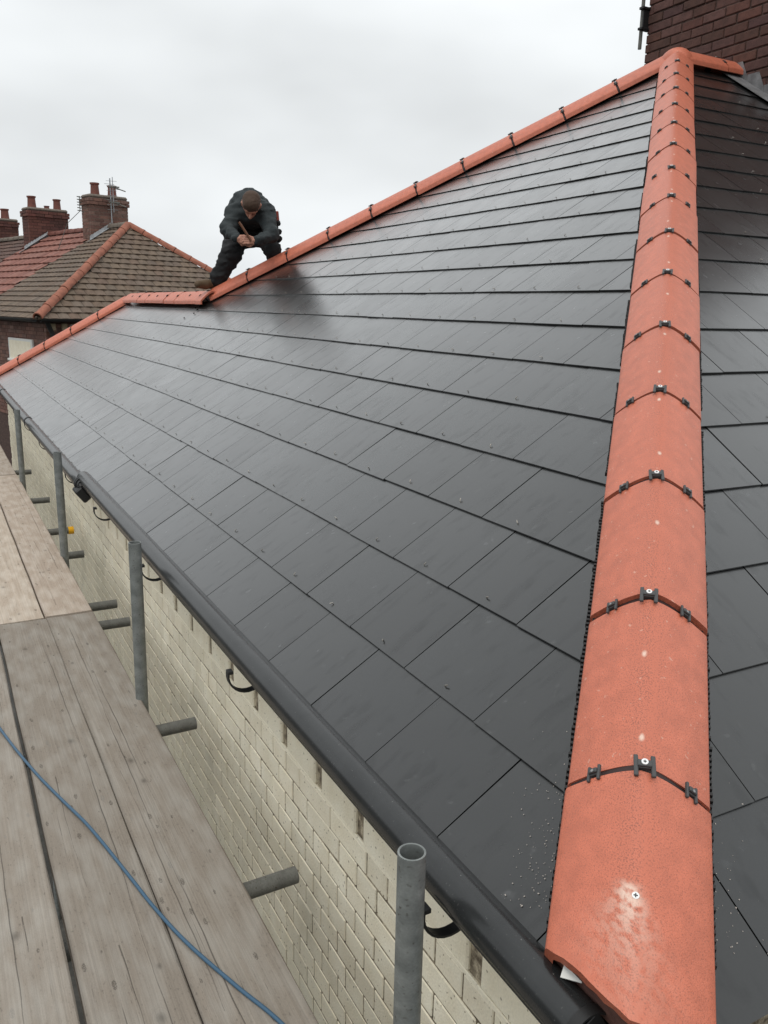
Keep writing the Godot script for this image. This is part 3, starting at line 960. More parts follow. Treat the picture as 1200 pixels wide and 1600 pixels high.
	prism(lead, [fb * Vector3(EAVE_X - cx + 0.17, 0.012, 0.2), fb * Vector3(EAVE_X - cx - 0.01, 0.012, 0.2), fb * Vector3(EAVE_X - cx - 0.01, 0.012, RISE / ca), fb * Vector3(EAVE_X - cx + 0.17, 0.012, RISE / ca - 0.02)], fb.basis.y * 0.004)
	put("lead_flashing", lead.mesh(), M.lead, house, inv)

func prism(s: Shape, p: Array, depth: Vector3) -> void:
	var q := []
	for v in p: q.push_back(v + depth)
	var cen := Vector3.ZERO
	for v in p + q: cen += v
	cen /= p.size() * 2.0
	var faces := []
	faces.push_back(p); faces.push_back(q)
	for i in p.size():
		var j := (i + 1) % p.size()
		faces.push_back([p[i], p[j], q[j], q[i]])
	for f in faces:
		var mid := Vector3.ZERO
		for v in f: mid += v
		mid /= f.size()
		if (f[1] - f[0]).cross(f[2] - f[0]).dot(mid - cen) < 0.0:
			f = f.duplicate()
			f.reverse()
		for i in range(1, f.size() - 1):
			s.tri(f[0], f[i], f[i + 1], Vector2.ZERO, Vector2(0.02, 0), Vector2(0.02, 0.02))

func dome(s: Shape, r: Vector3, seg: int, rings: int) -> void:
	for i in rings:
		var a0 := PI * 0.5 * i / rings
		var a1 := PI * 0.5 * (i + 1) / rings
		for k in seg:
			var p := []
			var m := []
			var uv := []
			for q in [[k, a0], [k + 1, a0], [k + 1, a1], [k, a1]]:
				var th: float = -TAU * q[0] / seg
				var d := Vector3(cos(th) * cos(q[1]), sin(q[1]), sin(th) * cos(q[1]))
				p.push_back(d * r)
				m.push_back((d / r).normalized())
				uv.push_back(Vector2(q[0] * 0.02, q[1] * 0.1))
			s.smooth_quad(p, m, uv)

func stretch_eave(p: PackedVector2Array) -> PackedVector2Array:   # the offset polygon, with its lowest edge let down to the eave
	var lo := 1e9
	for q in p: lo = minf(lo, q.y)
	for i in p.size():
		if p[i].y < lo + 0.01: p[i].y = 0.02
	return p

func make_scaffold() -> void:
	# boards: [x centre, z near, z far, texture, tint, y offset, turn, label]
	var rows := [
		[0.5135, -0.36, -4.245, 0, Color(0.415, 0.406, 0.393), 0.0, 0.0012, "grey weathered scaffold board nearest the camera, along the brick wall side"],
		[0.2822, -0.34, -4.238, 1, Color(0.385, 0.378, 0.366), 0.0, -0.001, "grey weathered scaffold board in the near row, middle one between the blue hose's two ends"],
		[0.0425, -0.38, -4.250, 2, Color(0.43, 0.423, 0.411), -0.003, -0.002, "dusty scaffold board at the left edge, beyond the open gap"],
		[0.5060, -4.257, -8.140, 1, Color(0.66, 0.615, 0.58), 0.004, 0.003, "pale pinkish scaffold board of the second row, beside the poles"],
		[0.2745, -4.246, -8.150, 2, Color(0.70, 0.655, 0.615), 0.002, 0.003, "pale pinkish scaffold board of the second row, at the left edge of the photo"],
		[0.4900, -8.150, -12.04, 0, Color(0.58, 0.545, 0.515), 0.006, 0.002, "farthest scaffold board, at the left end of the walkway beside the wall"],
		[0.2620, -8.155, -12.05, 1, Color(0.58, 0.545, 0.515), 0.005, 0.002, "farthest scaffold board at the outer edge of the walkway"],
	]
	for b in rows:
		var len: float = b[1] - b[2]
		var s := Shape.new()
		s.tint = b[4]
		# a sawn board with a slightly cupped, uneven top and worn ends
		var n := 26
		var cols := [-0.1125, -0.108, -0.06, 0.0, 0.06, 0.108, 0.1125]
		var ring := []
		for i in n + 1:
			var z := -len * i / n
			var row := []
			for k in cols.size():
				var x: float = cols[k]
				var e := 0.0015 * sin(z * 2.1 + x * 9.0) + 0.0012 * sin(z * 5.3 + 1.7)
				var yy := -0.0035 if (k == 0 or k == 6) else 0.0012 * absf(x) / 0.1 + e * 0.5
				var wob := 0.0012 * sin(z * 7.0 + k) if (k == 0 or k == 6) else 0.0
				row.push_back(Vector3(x + wob, yy, z))
			ring.push_back(row)
		for i in n:
			for k in cols.size() - 1:
				var q := [ring[i][k], ring[i][k + 1], ring[i + 1][k + 1], ring[i + 1][k]]
				var uv := []
				for p in q: uv.push_back(Vector2(p.x + 0.1125, -p.z))
				s.quad(q[0], q[1], q[2], q[3], uv[0], uv[1], uv[2], uv[3])
			for k in [0, 6]:
				var a: Vector3 = ring[i][k]
				var d: Vector3 = ring[i + 1][k]
				var a2 := Vector3(a.x, -0.038, a.z)
				var d2 := Vector3(d.x, -0.038, d.z)
				var ua := Vector2(0.01, -a.z)
				var ud := Vector2(0.01, -d.z)
				if k == 0: s.quad(a2, a, d, d2, ua, ua + Vector2(0.03, 0), ud + Vector2(0.03, 0), ud)
				else: s.quad(a, a2, d2, d, ua, ua + Vector2(0.03, 0), ud + Vector2(0.03, 0), ud)
		for i in [0, n]:
			for k in cols.size() - 1:
				var a: Vector3 = ring[i][k]
				var d: Vector3 = ring[i][k + 1]
				var q := [Vector3(a.x, -0.038, a.z), Vector3(d.x, -0.038, d.z), d, a]
				if i == n: q.reverse()
				s.quad(q[0], q[1], q[2], q[3], Vector2(0.02, 0.01), Vector2(0.04, 0.01), Vector2(0.04, 0.03), Vector2(0.02, 0.03))
		s.quad(Vector3(-0.1125, -0.038, -len), Vector3(0.1125, -0.038, -len), Vector3(0.1125, -0.038, 0), Vector3(-0.1125, -0.038, 0))
		var o := put(numbered("scaffold_board"), s.mesh(), M["board%d" % b[3]], self, Transform3D(Basis(Vector3.UP, b[6]), Vector3(b[0], BOARD_Y + b[5], b[1])))
		tag(o, b[7], "scaffold board", "boards of the scaffold walkway")
	# upright poles
	var labels := ["galvanised scaffold pole with open top, nearest to the camera against the gutter", "galvanised scaffold pole, second from the camera, its open top by the gutter bend", "galvanised scaffold pole, third from the camera, in front of the far gutter", "galvanised scaffold pole farthest from the camera, at the left edge of the photo"]
	var at_z := [[0.634, -1.046, -0.878], [0.628, -3.160, -0.888], [0.628, -5.320, -0.880], [0.622, -7.800, -0.905]]
	for i in 4:
		var s := Shape.new()
		tube(s, [Vector3(0, 0, 0), Vector3(0, at_z[i][2] + 6.0, 0)], 0.02415, 24, 0.0035)
		var o := put(numbered("scaffold_pole"), s.mesh(), M.steel, self, Transform3D(Basis(Vector3.BACK, [0.004, -0.003, 0.002, 0.0][i]) , Vector3(at_z[i][0] + [0.02, -0.015, 0.01, 0.0][i], -6.0, at_z[i][1])))
		tag(o, labels[i], "scaffold pole", "upright poles of the scaffold")
	# short horizontal tubes under the boards; their ends stop just short of the wall
	var tl := ["dark scaffold tube end poking out under the boards, nearest to the near pole", "dark scaffold tube end under the grey boards, second from the camera",
		"nearer of the pair of scaffold tube ends beside the second pole", "farther of the pair of scaffold tube ends beside the second pole", "scaffold tube end with a yellow plastic cap beside the third pole",
		"scaffold tube end between the third pole and the fourth pole, nearer one", "scaffold tube end just left of the third pole", "scaffold tube end at the far left behind the fourth pole"]
	var tz := [[-1.965, 0.800, 0.03], [-2.985, 0.792, 0.02], [-4.20, 0.790, -0.01], [-4.50, 0.782, 0.01], [-6.20, 0.800, 0.0], [-7.28, 0.775, 0.0], [-5.55, 0.775, 0.0], [-8.60, 0.770, 0.0]]
	for i in tz.size():
		var s := Shape.new()
		tube(s, [Vector3(-1.7, 0, 0), Vector3(0, 0, 0)], 0.02415, 20, 0.0035)
		var f := Transform3D(Basis(Vector3.UP, tz[i][2]), Vector3(tz[i][1], BOARD_Y - 0.038 - 0.027, tz[i][0]))
		var o: Node3D
		if i == 4:
			o = thing("scaffold_tube", f.origin)
			put("tube", s.mesh(), M.dark_steel, o)
			var c := Shape.new()
			tube(c, [Vector3(-0.03, 0, 0), Vector3(0.006, 0, 0)], 0.0272, 20)
			put("yellow_cap", c.mesh(), M.yellow, o)
		else:
			o = put(numbered("scaffold_tube"), s.mesh(), M.dark_steel, self, f)
		tag(o, tl[i], "scaffold tube", "cross tubes under the scaffold boards")
	# the guard tube crossing at the far left
	# gutter lengths, lying upside down along the eave
	var prof := PackedVector2Array()
	prof.push_back(Vector2(-0.0405, -0.006))
	for i in 17:
		var a := deg_to_rad(lerpf(180.0, 0.0, i / 16.0))
		prof.push_back(Vector2(cos(a) * 0.038, sin(a) * 0.038))
	prof.push_back(Vector2(0.0405, -0.006))
	var g := Shape.new()
	sweep(g, prof, -4.34, 0.0, 0.0028, Transform3D(), Vector2.ZERO, 12)
	var gn := thing("gutter_length", Vector3(0.7365, -0.9945, -0.715), "near length of black half round gutter lying upside down along the slate eave", "gutter")
	gn.rotation = Vector3(0.0, 0.0008, PITCH)
	put("channel", g.mesh(), M.gutter, gn)
	var ec := Shape.new()
	sweep(ec, prof_scaled(prof, 1.06), -0.012, 0.006, 0.0035)
	bevel_box(ec, at(Vector3(0, 0.012, 0.0035)), Vector3(0.058, 0.034, 0.004), 0.001)
	put("stop_end", ec.mesh(), M.black, gn)
	var g2 := Shape.new()
	sweep(g2, prof, -7.35, 0.0, 0.0028, Transform3D(), Vector2.ZERO, 14)
	var gf := thing("gutter_length", Vector3(0.7180, -1.0245, -5.00), "far length of black half round gutter with a union joint, running to the left edge", "gutter")
	gf.rotation = Vector3(0.0, 0.0, PITCH * 0.7)
	put("channel", g2.mesh(), M.gutter, gf)
	var un := Shape.new()
	sweep(un, prof_scaled(prof, 1.22), -0.034, -0.012, 0.006)
	sweep(un, prof_scaled(prof, 1.22), 0.0, 0.018, 0.006)
	sweep(un, prof_scaled(prof, 1.03), -0.012, 0.06, 0.003)
	bevel_box(un, Transform3D(Basis(Vector3.BACK, 0.25), Vector3(-0.030, -0.036, 0.030)), Vector3(0.052, 0.088, 0.12), 0.008)
	bevel_box(un, at(Vector3(-0.005, 0.006, 0.05)), Vector3(0.060, 0.045, 0.05), 0.014)
	put("union_bracket", un.mesh(), M.black, gf)
	for z in [-2.9, -5.6]:
		var c := Shape.new()
		sweep(c, prof_scaled(prof, 1.10), z - 0.02, z + 0.02, 0.004)
		put("gutter_clip", c.mesh(), M.black, gf)
	# blue air hose across the boards
	var pts := [Vector3(-0.25, 0, -4.75), Vector3(0.02, 0, -3.62), Vector3(0.103, 0, -3.124), Vector3(0.191, 0, -2.72), Vector3(0.285, 0, -2.376), Vector3(0.338, 0, -2.15), Vector3(0.384, 0, -1.925), Vector3(0.425, 0, -1.754), Vector3(0.493, 0, -1.573), Vector3(0.545, 0, -1.438), Vector3(0.59, 0, -1.25), Vector3(0.60, 0, -1.0), Vector3(0.56, 0, -0.6)]
	var cv := Curve3D.new()
	for i in pts.size():
		var t: Vector3 = (pts[mini(i + 1, pts.size() - 1)] - pts[maxi(i - 1, 0)]) * 0.18
		var y := BOARD_Y + 0.0062 + (0.006 if i % 3 == 1 else 0.0)
		cv.add_point(pts[i] + Vector3(0, y, 0), -t, t)
	var path := []
	for i in 141: path.push_back(cv.sample_baked(cv.get_baked_length() * i / 140.0, true))
	var hs := Shape.new()
	tube(hs, path, 0.0047, 12)
	var ho := put("air_hose", hs.mesh(), M.hose, self)
	tag(ho, "thin blue air hose lying across the near scaffold boards", "hose")

func prof_scaled(p: PackedVector2Array, k: float) -> PackedVector2Array:
	var o := PackedVector2Array()
	for q in p: o.push_back(q * k)
	return o

# ---------------------------------------------------------------- neighbours
func tile_field(s: Shape, f: Transform3D, poly: PackedVector2Array, gauge: float, wide: float, camber: float, thick: float, tones: Array) -> void:
	var box := Rect2(poly[0], Vector2.ZERO)
	for p in poly: box = box.expand(p)
	var i := 0
	var sy := box.position.y - 0.04
	while sy < box.end.y:
		var u := box.position.x - wide + (wide * 0.5 if i % 2 else 0.0)
		while u < box.end.x:
			if Geometry2D.is_point_in_polygon(Vector2(u + wide * 0.5, sy + gauge * 0.5), poly):
				s.tint = tones[rng.randi() % tones.size()] * rng.randf_range(0.92, 1.08)
				var lift := rng.randf_range(0.0, 0.006)
				for k in 3:
					var ua := u + wide * k / 3.0
					var ub := u + wide * (k + 1) / 3.0 - (0.006 if k == 2 else 0.0)
					var da = camber * [0.0, 0.8, 0.8, 0.0][k] + lift
					var db = camber * [0.0, 0.8, 0.8, 0.0][k + 1] + lift
					var a := f * Vector3(ua, thick + da, sy - 0.6 * da)
					var b := f * Vector3(ub, thick + db, sy - 0.6 * db)
					var c := f * Vector3(ub, db * 0.3, sy + gauge + 0.05)
					var d := f * Vector3(ua, da * 0.3, sy + gauge + 0.05)
					s.quad(d, c, b, a)
					s.quad(a, b, f * Vector3(ub, -0.01, sy), f * Vector3(ua, -0.01, sy))
			u += wide
		sy += gauge
		i += 1

func half_round(r: float, len: float) -> ArrayMesh:
	var p := PackedVector2Array()
	for i in 9:
		var a := deg_to_rad(lerpf(190.0, -10.0, i / 8.0))
		p.push_back(Vector2(cos(a) * r, sin(a) * r))
	var s := Shape.new()
	sweep(s, p, -len * 0.97, 0.0, 0.015)
	var lip := PackedVector2Array()
	for q in p: lip.push_back(q * 1.07)
	sweep(s, lip, -0.05, -0.002, 0.012)
	return s.mesh()

func run_half_round(parent: Node3D, called: String, a: Vector3, b: Vector3, m: Mesh, len: float, skin := "ridge_far") -> void:
	var dir := (b - a).normalized()
	var e1 := dir.cross(Vector3.UP).normalized()
	var n := int((b - a).length() / len + 0.5)
	for i in n:
		put(called, m, M[skin], parent, Transform3D(Basis(e1, e1.cross(dir), -dir) * Basis(Vector3(0, 0, 1), rng.randfn(0, 0.02)), a + dir * i * ((b - a).length() / n) + Vector3(0, 0.02 + rng.randfn(0, 0.004), 0)))

func stack(parent: Node3D, f: Transform3D, w: float, d: float, low: float, high: float, pots: Array, tones: Array, joints: Material) -> void:
	var core := Shape.new()
	bevel_box(core, f * at(Vector3(0, (low + high) * 0.5, 0)), Vector3(w - 0.012, high - low, d - 0.012), 0.0)
	var c := put("chimney", core.mesh(), joints, parent)
	var s := Shape.new()
	var rows := int((high - low) / 0.075)
	brick_stack(s, f, w, d, high - rows * 0.075, rows - 2, tones)
	brick_stack(s, f, w + 0.07, d + 0.07, high - 0.15, 2, tones)
	tag(put("brickwork", s.mesh(), M.brick, c), "", "", "", "stuff")
	var fl := Shape.new()
	bevel_box(fl, f * at(Vector3(0, high + 0.035, 0)), Vector3(w + 0.02, 0.09, d + 0.02), 0.035)
	put("flaunching", fl.mesh(), M.flaunch, c)
	for p in pots:
		var q := Shape.new()
		var h: float = p[1]
		var r: float = p[2]
		var prof := [[r * 1.12, 0.0], [r * 1.02, h * 0.25], [r * 0.9, h * 0.85], [r * 1.08, h * 0.88], [r * 1.10, h], [r * 0.82, h], [r * 0.8, h * 0.6]]
		for i in prof.size() - 1:
			for k in 16:
				var v := []
				for e in [[i, k], [i, k + 1], [i + 1, k + 1], [i + 1, k]]:
					var th: float = -TAU * e[1] / 16.0
					v.push_back(f * (Vector3(cos(th) * prof[e[0]][0], high + 0.06 + prof[e[0]][1], sin(th) * prof[e[0]][0]) + Vector3(p[0], 0, p[3] if p.size() > 3 else 0.0)))
				q.quad(v[0], v[1], v[2], v[3])
		put("chimney_pot", q.mesh(), M.pot, c)

func make_neighbours() -> void:
	var r := Vector3(0.969, 0, -0.247)
	var h := Vector3(-0.247, 0, -0.969)
	var pa := Vector3(4.262, 1.704, -20.394)
	var frame := Transform3D(Basis(r, Vector3.UP, -h), pa)      # local: ridge along -z, hip end at +z
	var wl := 3.2
	var wr := 2.7
	var fall := 2.0
	var hip := 2.8
	var lw := sqrt(wl * wl + fall * fall)
	var fl := slope_frame(Vector3(-wl, -fall, 0), Vector3(wl, fall, 0) / lw, Vector3(0, 0, -1))
	var lh := sqrt(hip * hip + fall * fall)
	var fe := slope_frame(Vector3(0, -fall, hip), Vector3(0, fall, -hip) / lh, Vector3(-1, 0, 0))
	var lr := sqrt(wr * wr + fall * fall)
	var fr := slope_frame(Vector3(wr, -fall, 0), Vector3(-wr, fall, 0) / lr, Vector3(0, 0, 1))
	var brown := [Color(0.180, 0.130, 0.094), Color(0.195, 0.140, 0.100), Color(0.165, 0.122, 0.090), Color(0.188, 0.140, 0.106), Color(0.172, 0.118, 0.084)]
	var red := [Color(0.290, 0.115, 0.085), Color(0.320, 0.130, 0.098), Color(0.270, 0.108, 0.082), Color(0.300, 0.135, 0.105)]
	var dark := [Color(0.135, 0.070, 0.055), Color(0.115, 0.066, 0.052), Color(0.150, 0.085, 0.065)]
	var bt := [Color(0.205, 0.105, 0.080), Color(0.235, 0.122, 0.092), Color(0.170, 0.090, 0.072), Color(0.250, 0.150, 0.120)]
	var bd := [Color(0.150, 0.058, 0.045), Color(0.120, 0.050, 0.042), Color(0.170, 0.070, 0.055)]
	var k1 := 1.15
	var k2 := 5.05
	var k3 := 9.6
	# --- end house with the brown hipped roof
	var o := thing("brown_roofed_house", frame * Vector3(0, -6.0 - pa.y, 0), "end terrace house with weathered brown tiled hip roof, orange hips and two chimney pots", "house", "")
	o.basis = frame.basis
	var lo := at(Vector3(0, 6.0 + pa.y, 0))      # roof coordinates inside the house node
	var s := Shape.new()
	tile_field(s, lo * fl, PackedVector2Array([Vector2(-hip, 0), Vector2(0, lw), Vector2(k1, lw), Vector2(k1, 0)]), 0.195, 0.205, 0.014, 0.024, brown)
	tile_field(s, lo * fe, PackedVector2Array([Vector2(wl, 0), Vector2(0, lh), Vector2(-wr, 0)]), 0.195, 0.205, 0.017, 0.024, brown)
	tag(put("roof_tiles", s.mesh(), M.roof_tile, o), "", "", "", "stuff")
	s = Shape.new()
	s.tint = Color(0.06, 0.05, 0.045)
	var d0 := Vector3(0, -0.02, 0)
	s.tri(lo * (Vector3(-wl, -fall, hip) + d0), lo * (Vector3(wr, -fall, hip) + d0), lo * d0)
	s.quad(lo * (Vector3(-wl, -fall, hip) + d0), lo * d0, lo * (Vector3(0, 0, -k1) + d0), lo * (Vector3(-wl, -fall, -k1) + d0))
	s.quad(lo * (Vector3(wr, -fall, hip) + d0), lo * (Vector3(wr, -fall, -k1) + d0), lo * (Vector3(0, 0, -k1) + d0), lo * d0)
	put("roof", s.mesh(), M.roof_tile, o)
	var hr := half_round(0.088, 0.40)
	run_half_round(o, "hip_tile", lo * Vector3(-wl - 0.05, -fall, hip + 0.05), lo * Vector3(0, 0, 0), hr, 0.385)
	run_half_round(o, "hip_tile", lo * Vector3(wr, -fall, hip), lo * Vector3(0, 0, 0), hr, 0.385)
	run_half_round(o, "ridge_tile", lo * Vector3(0, 0, -k1), lo * Vector3(0, 0, -0.05), hr, 0.385, "flaunch")
	var ft := lo * Transform3D(Basis(), Vector3(0, 0, -k1))
	stack(o, ft, 0.93, 0.46, -0.9, 0.66, [[-0.22, 0.29, 0.098], [0.20, 0.27, 0.098]], bt, M.pale_mortar)
	var ld := Shape.new()
	for k in 8:
		var x := -0.52 + k * 0.066
		var y := x * fall / wl + 0.02
		prism(ld, [lo * Vector3(x, y, -k1 + 0.262), lo * Vector3(x + 0.075, y + 0.045, -k1 + 0.262), lo * Vector3(x + 0.060, y + 0.15, -k1 + 0.262), lo * Vector3(x, y + 0.10, -k1 + 0.262)], lo.basis * Vector3(0, 0, 0.006))
	prism(ld, [lo * Vector3(-0.60, -0.36, -k1 + 0.26), lo * Vector3(0.0, 0.045, -k1 + 0.26), lo * Vector3(0.0, 0.045, -k1 + 0.34), lo * Vector3(-0.60, -0.33, -k1 + 0.36)], Vector3(0, 0.012, 0))
	put("lead_flashing", ld.mesh(), M.pale_lead, o)
	house_walls(o, lo, wl, wr, fall, hip - 0.25, -k1, bt, true)
	# --- middle house with the red roof
	var o2 := thing("red_roofed_house", frame * Vector3(0, -6.0 - pa.y, -k1), "terrace house with a newer red tiled roof between two brick chimneys", "house")
	o2.basis = frame.basis
	var l2 := at(Vector3(0, 6.0 + pa.y, k1))
	s = Shape.new()
	tile_field(s, l2 * fl, PackedVector2Array([Vector2(k1 + 0.03, 0), Vector2(k1 + 0.03, lw), Vector2(k2, lw), Vector2(k2, 0)]), 0.315, 0.30, 0.020, 0.030, red)
	tag(put("roof_tiles", s.mesh(), M.roof_tile, o2), "", "", "", "stuff")
	plain_roof(o2, l2, wl, wr, fall, k1, k2)
	run_half_round(o2, "ridge_tile", l2 * Vector3(0, 0, -k2 + 0.2), l2 * Vector3(0, 0, -k1 - 0.3), hr, 0.40, "pot")
	stack(o2, l2 * Transform3D(Basis(), Vector3(0.0, 0, -k2 + 0.25)), 1.05, 0.46, -1.0, 0.62, [[-0.33, 0.31, 0.105], [0.34, 0.29, 0.095], [0.06, 0.10, 0.07]], bd, M.chimney_mortar)
	var l2d := Shape.new()
	prism(l2d, [l2 * Vector3(-0.85, -0.49, -k2 + 0.51), l2 * Vector3(-0.1, 0.03, -k2 + 0.51), l2 * Vector3(-0.1, 0.03, -k2 + 0.60), l2 * Vector3(-0.85, -0.46, -k2 + 0.64)], Vector3(0, 0.015, 0))
	for k in 9:
		var x := -0.70 + k * 0.072
		var y := x * fall / wl + 0.02
		prism(l2d, [l2 * Vector3(x, y, -k2 + 0.515), l2 * Vector3(x + 0.085, y + 0.05, -k2 + 0.515), l2 * Vector3(x + 0.065, y + 0.17, -k2 + 0.515), l2 * Vector3(x, y + 0.11, -k2 + 0.515)], Vector3(0, 0, 0.006))
	put("lead_flashing", l2d.mesh(), M.pale_lead, o2)
	house_walls(o2, l2, wl, wr, fall, -k1, -k2, bd, false)
	# --- far house
	var o3 := thing("dark_roofed_house", frame * Vector3(0, -6.0 - pa.y, -k2), "farthest terrace house at the left edge, dark brown roof and a wide brick chimney", "house")
	o3.basis = frame.basis
	var l3 := at(Vector3(0, 6.0 + pa.y, k2))
	s = Shape.new()
	tile_field(s, l3 * fl, PackedVector2Array([Vector2(k2 + 0.03, 0), Vector2(k2 + 0.03, lw), Vector2(k3 + 3.0, lw), Vector2(k3 + 3.0, 0)]), 0.22, 0.21, 0.012, 0.022, dark)
	tag(put("roof_tiles", s.mesh(), M.roof_tile, o3), "", "", "", "stuff")
	plain_roof(o3, l3, wl, wr, fall, k2, k3 + 3.0)
	run_half_round(o3, "ridge_tile", l3 * Vector3(0, 0, -k3 - 3.0), l3 * Vector3(0, 0, -k2 - 0.3), hr, 0.42, "flaunch")
	stack(o3, l3 * Transform3D(Basis(), Vector3(-0.05, 0, -k3 + 0.9)), 1.30, 0.46, -1.0, 0.62, [[0.36, 0.31, 0.115], [-0.45, 0.34, 0.13], [0.0, 0.2, 0.1]], bd, M.chimney_mortar)
	house_walls(o3, l3, wl, wr, fall, -k2, -k3 - 3.0, bd, false)
	# --- aerials on the end chimney
	var base := frame * Vector3(0.02, 0.06, -k1 + 0.30)
	var ae := thing("television_aerial", base, "television aerial on a thin pole fixed to the end house's chimney, with two short arrays", "aerial")
	var s2 := Shape.new()
	tube(s2, [Vector3(0, -0.05, 0), Vector3(0, 1.05, 0)], 0.014, 10)
	put("pole", s2.mesh(), M.alu, ae)
	for y in [0.52, 0.86]:
		var b := Shape.new()
		tube(b, [Vector3(-0.05, y, 0.02), Vector3(0.17, y - 0.01, 0.18)], 0.012, 8)
		for k in 4:
			tube(b, [Vector3(-0.03 + k * 0.05 - 0.10, y + 0.06 - 0.04 * k, 0.02 + 0.04 * k), Vector3(-0.03 + k * 0.05 + 0.12, y + 0.06 - 0.04 * k, 0.02 + 0.04 * k)], 0.005, 6)
		tube(b, [Vector3(0.08, y - 0.02, 0.1), Vector3(0.30, y - 0.10, 0.22)], 0.012, 8)
		put("array", b.mesh(), M.dark_steel, ae)
	var b2 := Shape.new()
	tube(b2, [Vector3(0.055, 0.30, 0.02), Vector3(0.055, 1.08, 0.02)], 0.009, 8)
	for k in 7: tube(b2, [Vector3(-0.09, 0.36 + 0.105 * k, 0.02), Vector3(0.15, 0.36 + 0.105 * k, 0.02)], 0.004, 6)
	put("array", b2.mesh(), M.alu, ae)
	var ae2 := thing("chimney_aerial", frame * Vector3(-0.58, 0.34, -k1 + 0.05), "small dark aerial on the left side of the end house's chimney", "aerial")
	var s3 := Shape.new()
	tube(s3, [Vector3(0.05, 0.0, 0), Vector3(-0.04, 0.02, 0), Vector3(-0.04, 0.34, 0)], 0.010, 8)
	for k in 6: tube(s3, [Vector3(-0.10, 0.02 + k * 0.06, 0.05), Vector3(0.02, 0.02 + k * 0.06, -0.05)], 0.011, 6)
	put("array", s3.mesh(), M.dark_steel, ae2)
	# cables strung from the chimney
	var cab := Shape.new()
	tube(cab, [frame * Vector3(-0.60, 0.36, -k1), frame * Vector3(-0.75, 0.10, -k1 - 0.4), frame * Vector3(-0.95, -0.50, -k1 - 0.55)], 0.007, 6)
	var co := put("aerial_cable", cab.mesh(), M.dark_steel, self)
	tag(co, "thin cable hanging from the end house's chimney to the red roof", "cable")
	# aerial bracket on the big chimney
	var ab := thing("aerial_mast", Vector3(5.725, 2.25, -6.05), "dark aerial pole and bracket on the corner of the big chimney, top right", "aerial")
	var s5 := Shape.new()
	tube(s5, [Vector3(-0.02, 0.0, 0), Vector3(-0.02, 1.6, 0)], 0.016, 12)
	put("mast", s5.mesh(), M.dark_steel, ab)
	var s6 := Shape.new()
	bevel_box(s6, at(Vector3(0.02, 0.235, 0.02)), Vector3(0.10, 0.165, 0.012), 0.002)
	bevel_box(s6, at(Vector3(0.0, 0.155, 0.015)), Vector3(0.11, 0.02, 0.05), 0.003)
	bevel_box(s6, at(Vector3(0.0, 0.315, 0.015)), Vector3(0.11, 0.02, 0.05), 0.003)
	put("wall_bracket", s6.mesh(), M.black, ab)

func plain_roof(o: Node3D, l: Transform3D, wl: float, wr: float, fall: float, ka: float, kb: float) -> void:
	var s := Shape.new()
	s.tint = Color(0.06, 0.045, 0.04)
	var d := Vector3(0, -0.02, 0)
	s.quad(l * (Vector3(-wl, -fall, -ka) + d), l * (Vector3(0, 0, -ka) + d), l * (Vector3(0, 0, -kb) + d), l * (Vector3(-wl, -fall, -kb) + d))
	s.quad(l * (Vector3(wr, -fall, -ka) + d), l * (Vector3(wr, -fall, -kb) + d), l * (Vector3(0, 0, -kb) + d), l * (Vector3(0, 0, -ka) + d))
	put("roof", s.mesh(), M.roof_tile, o)

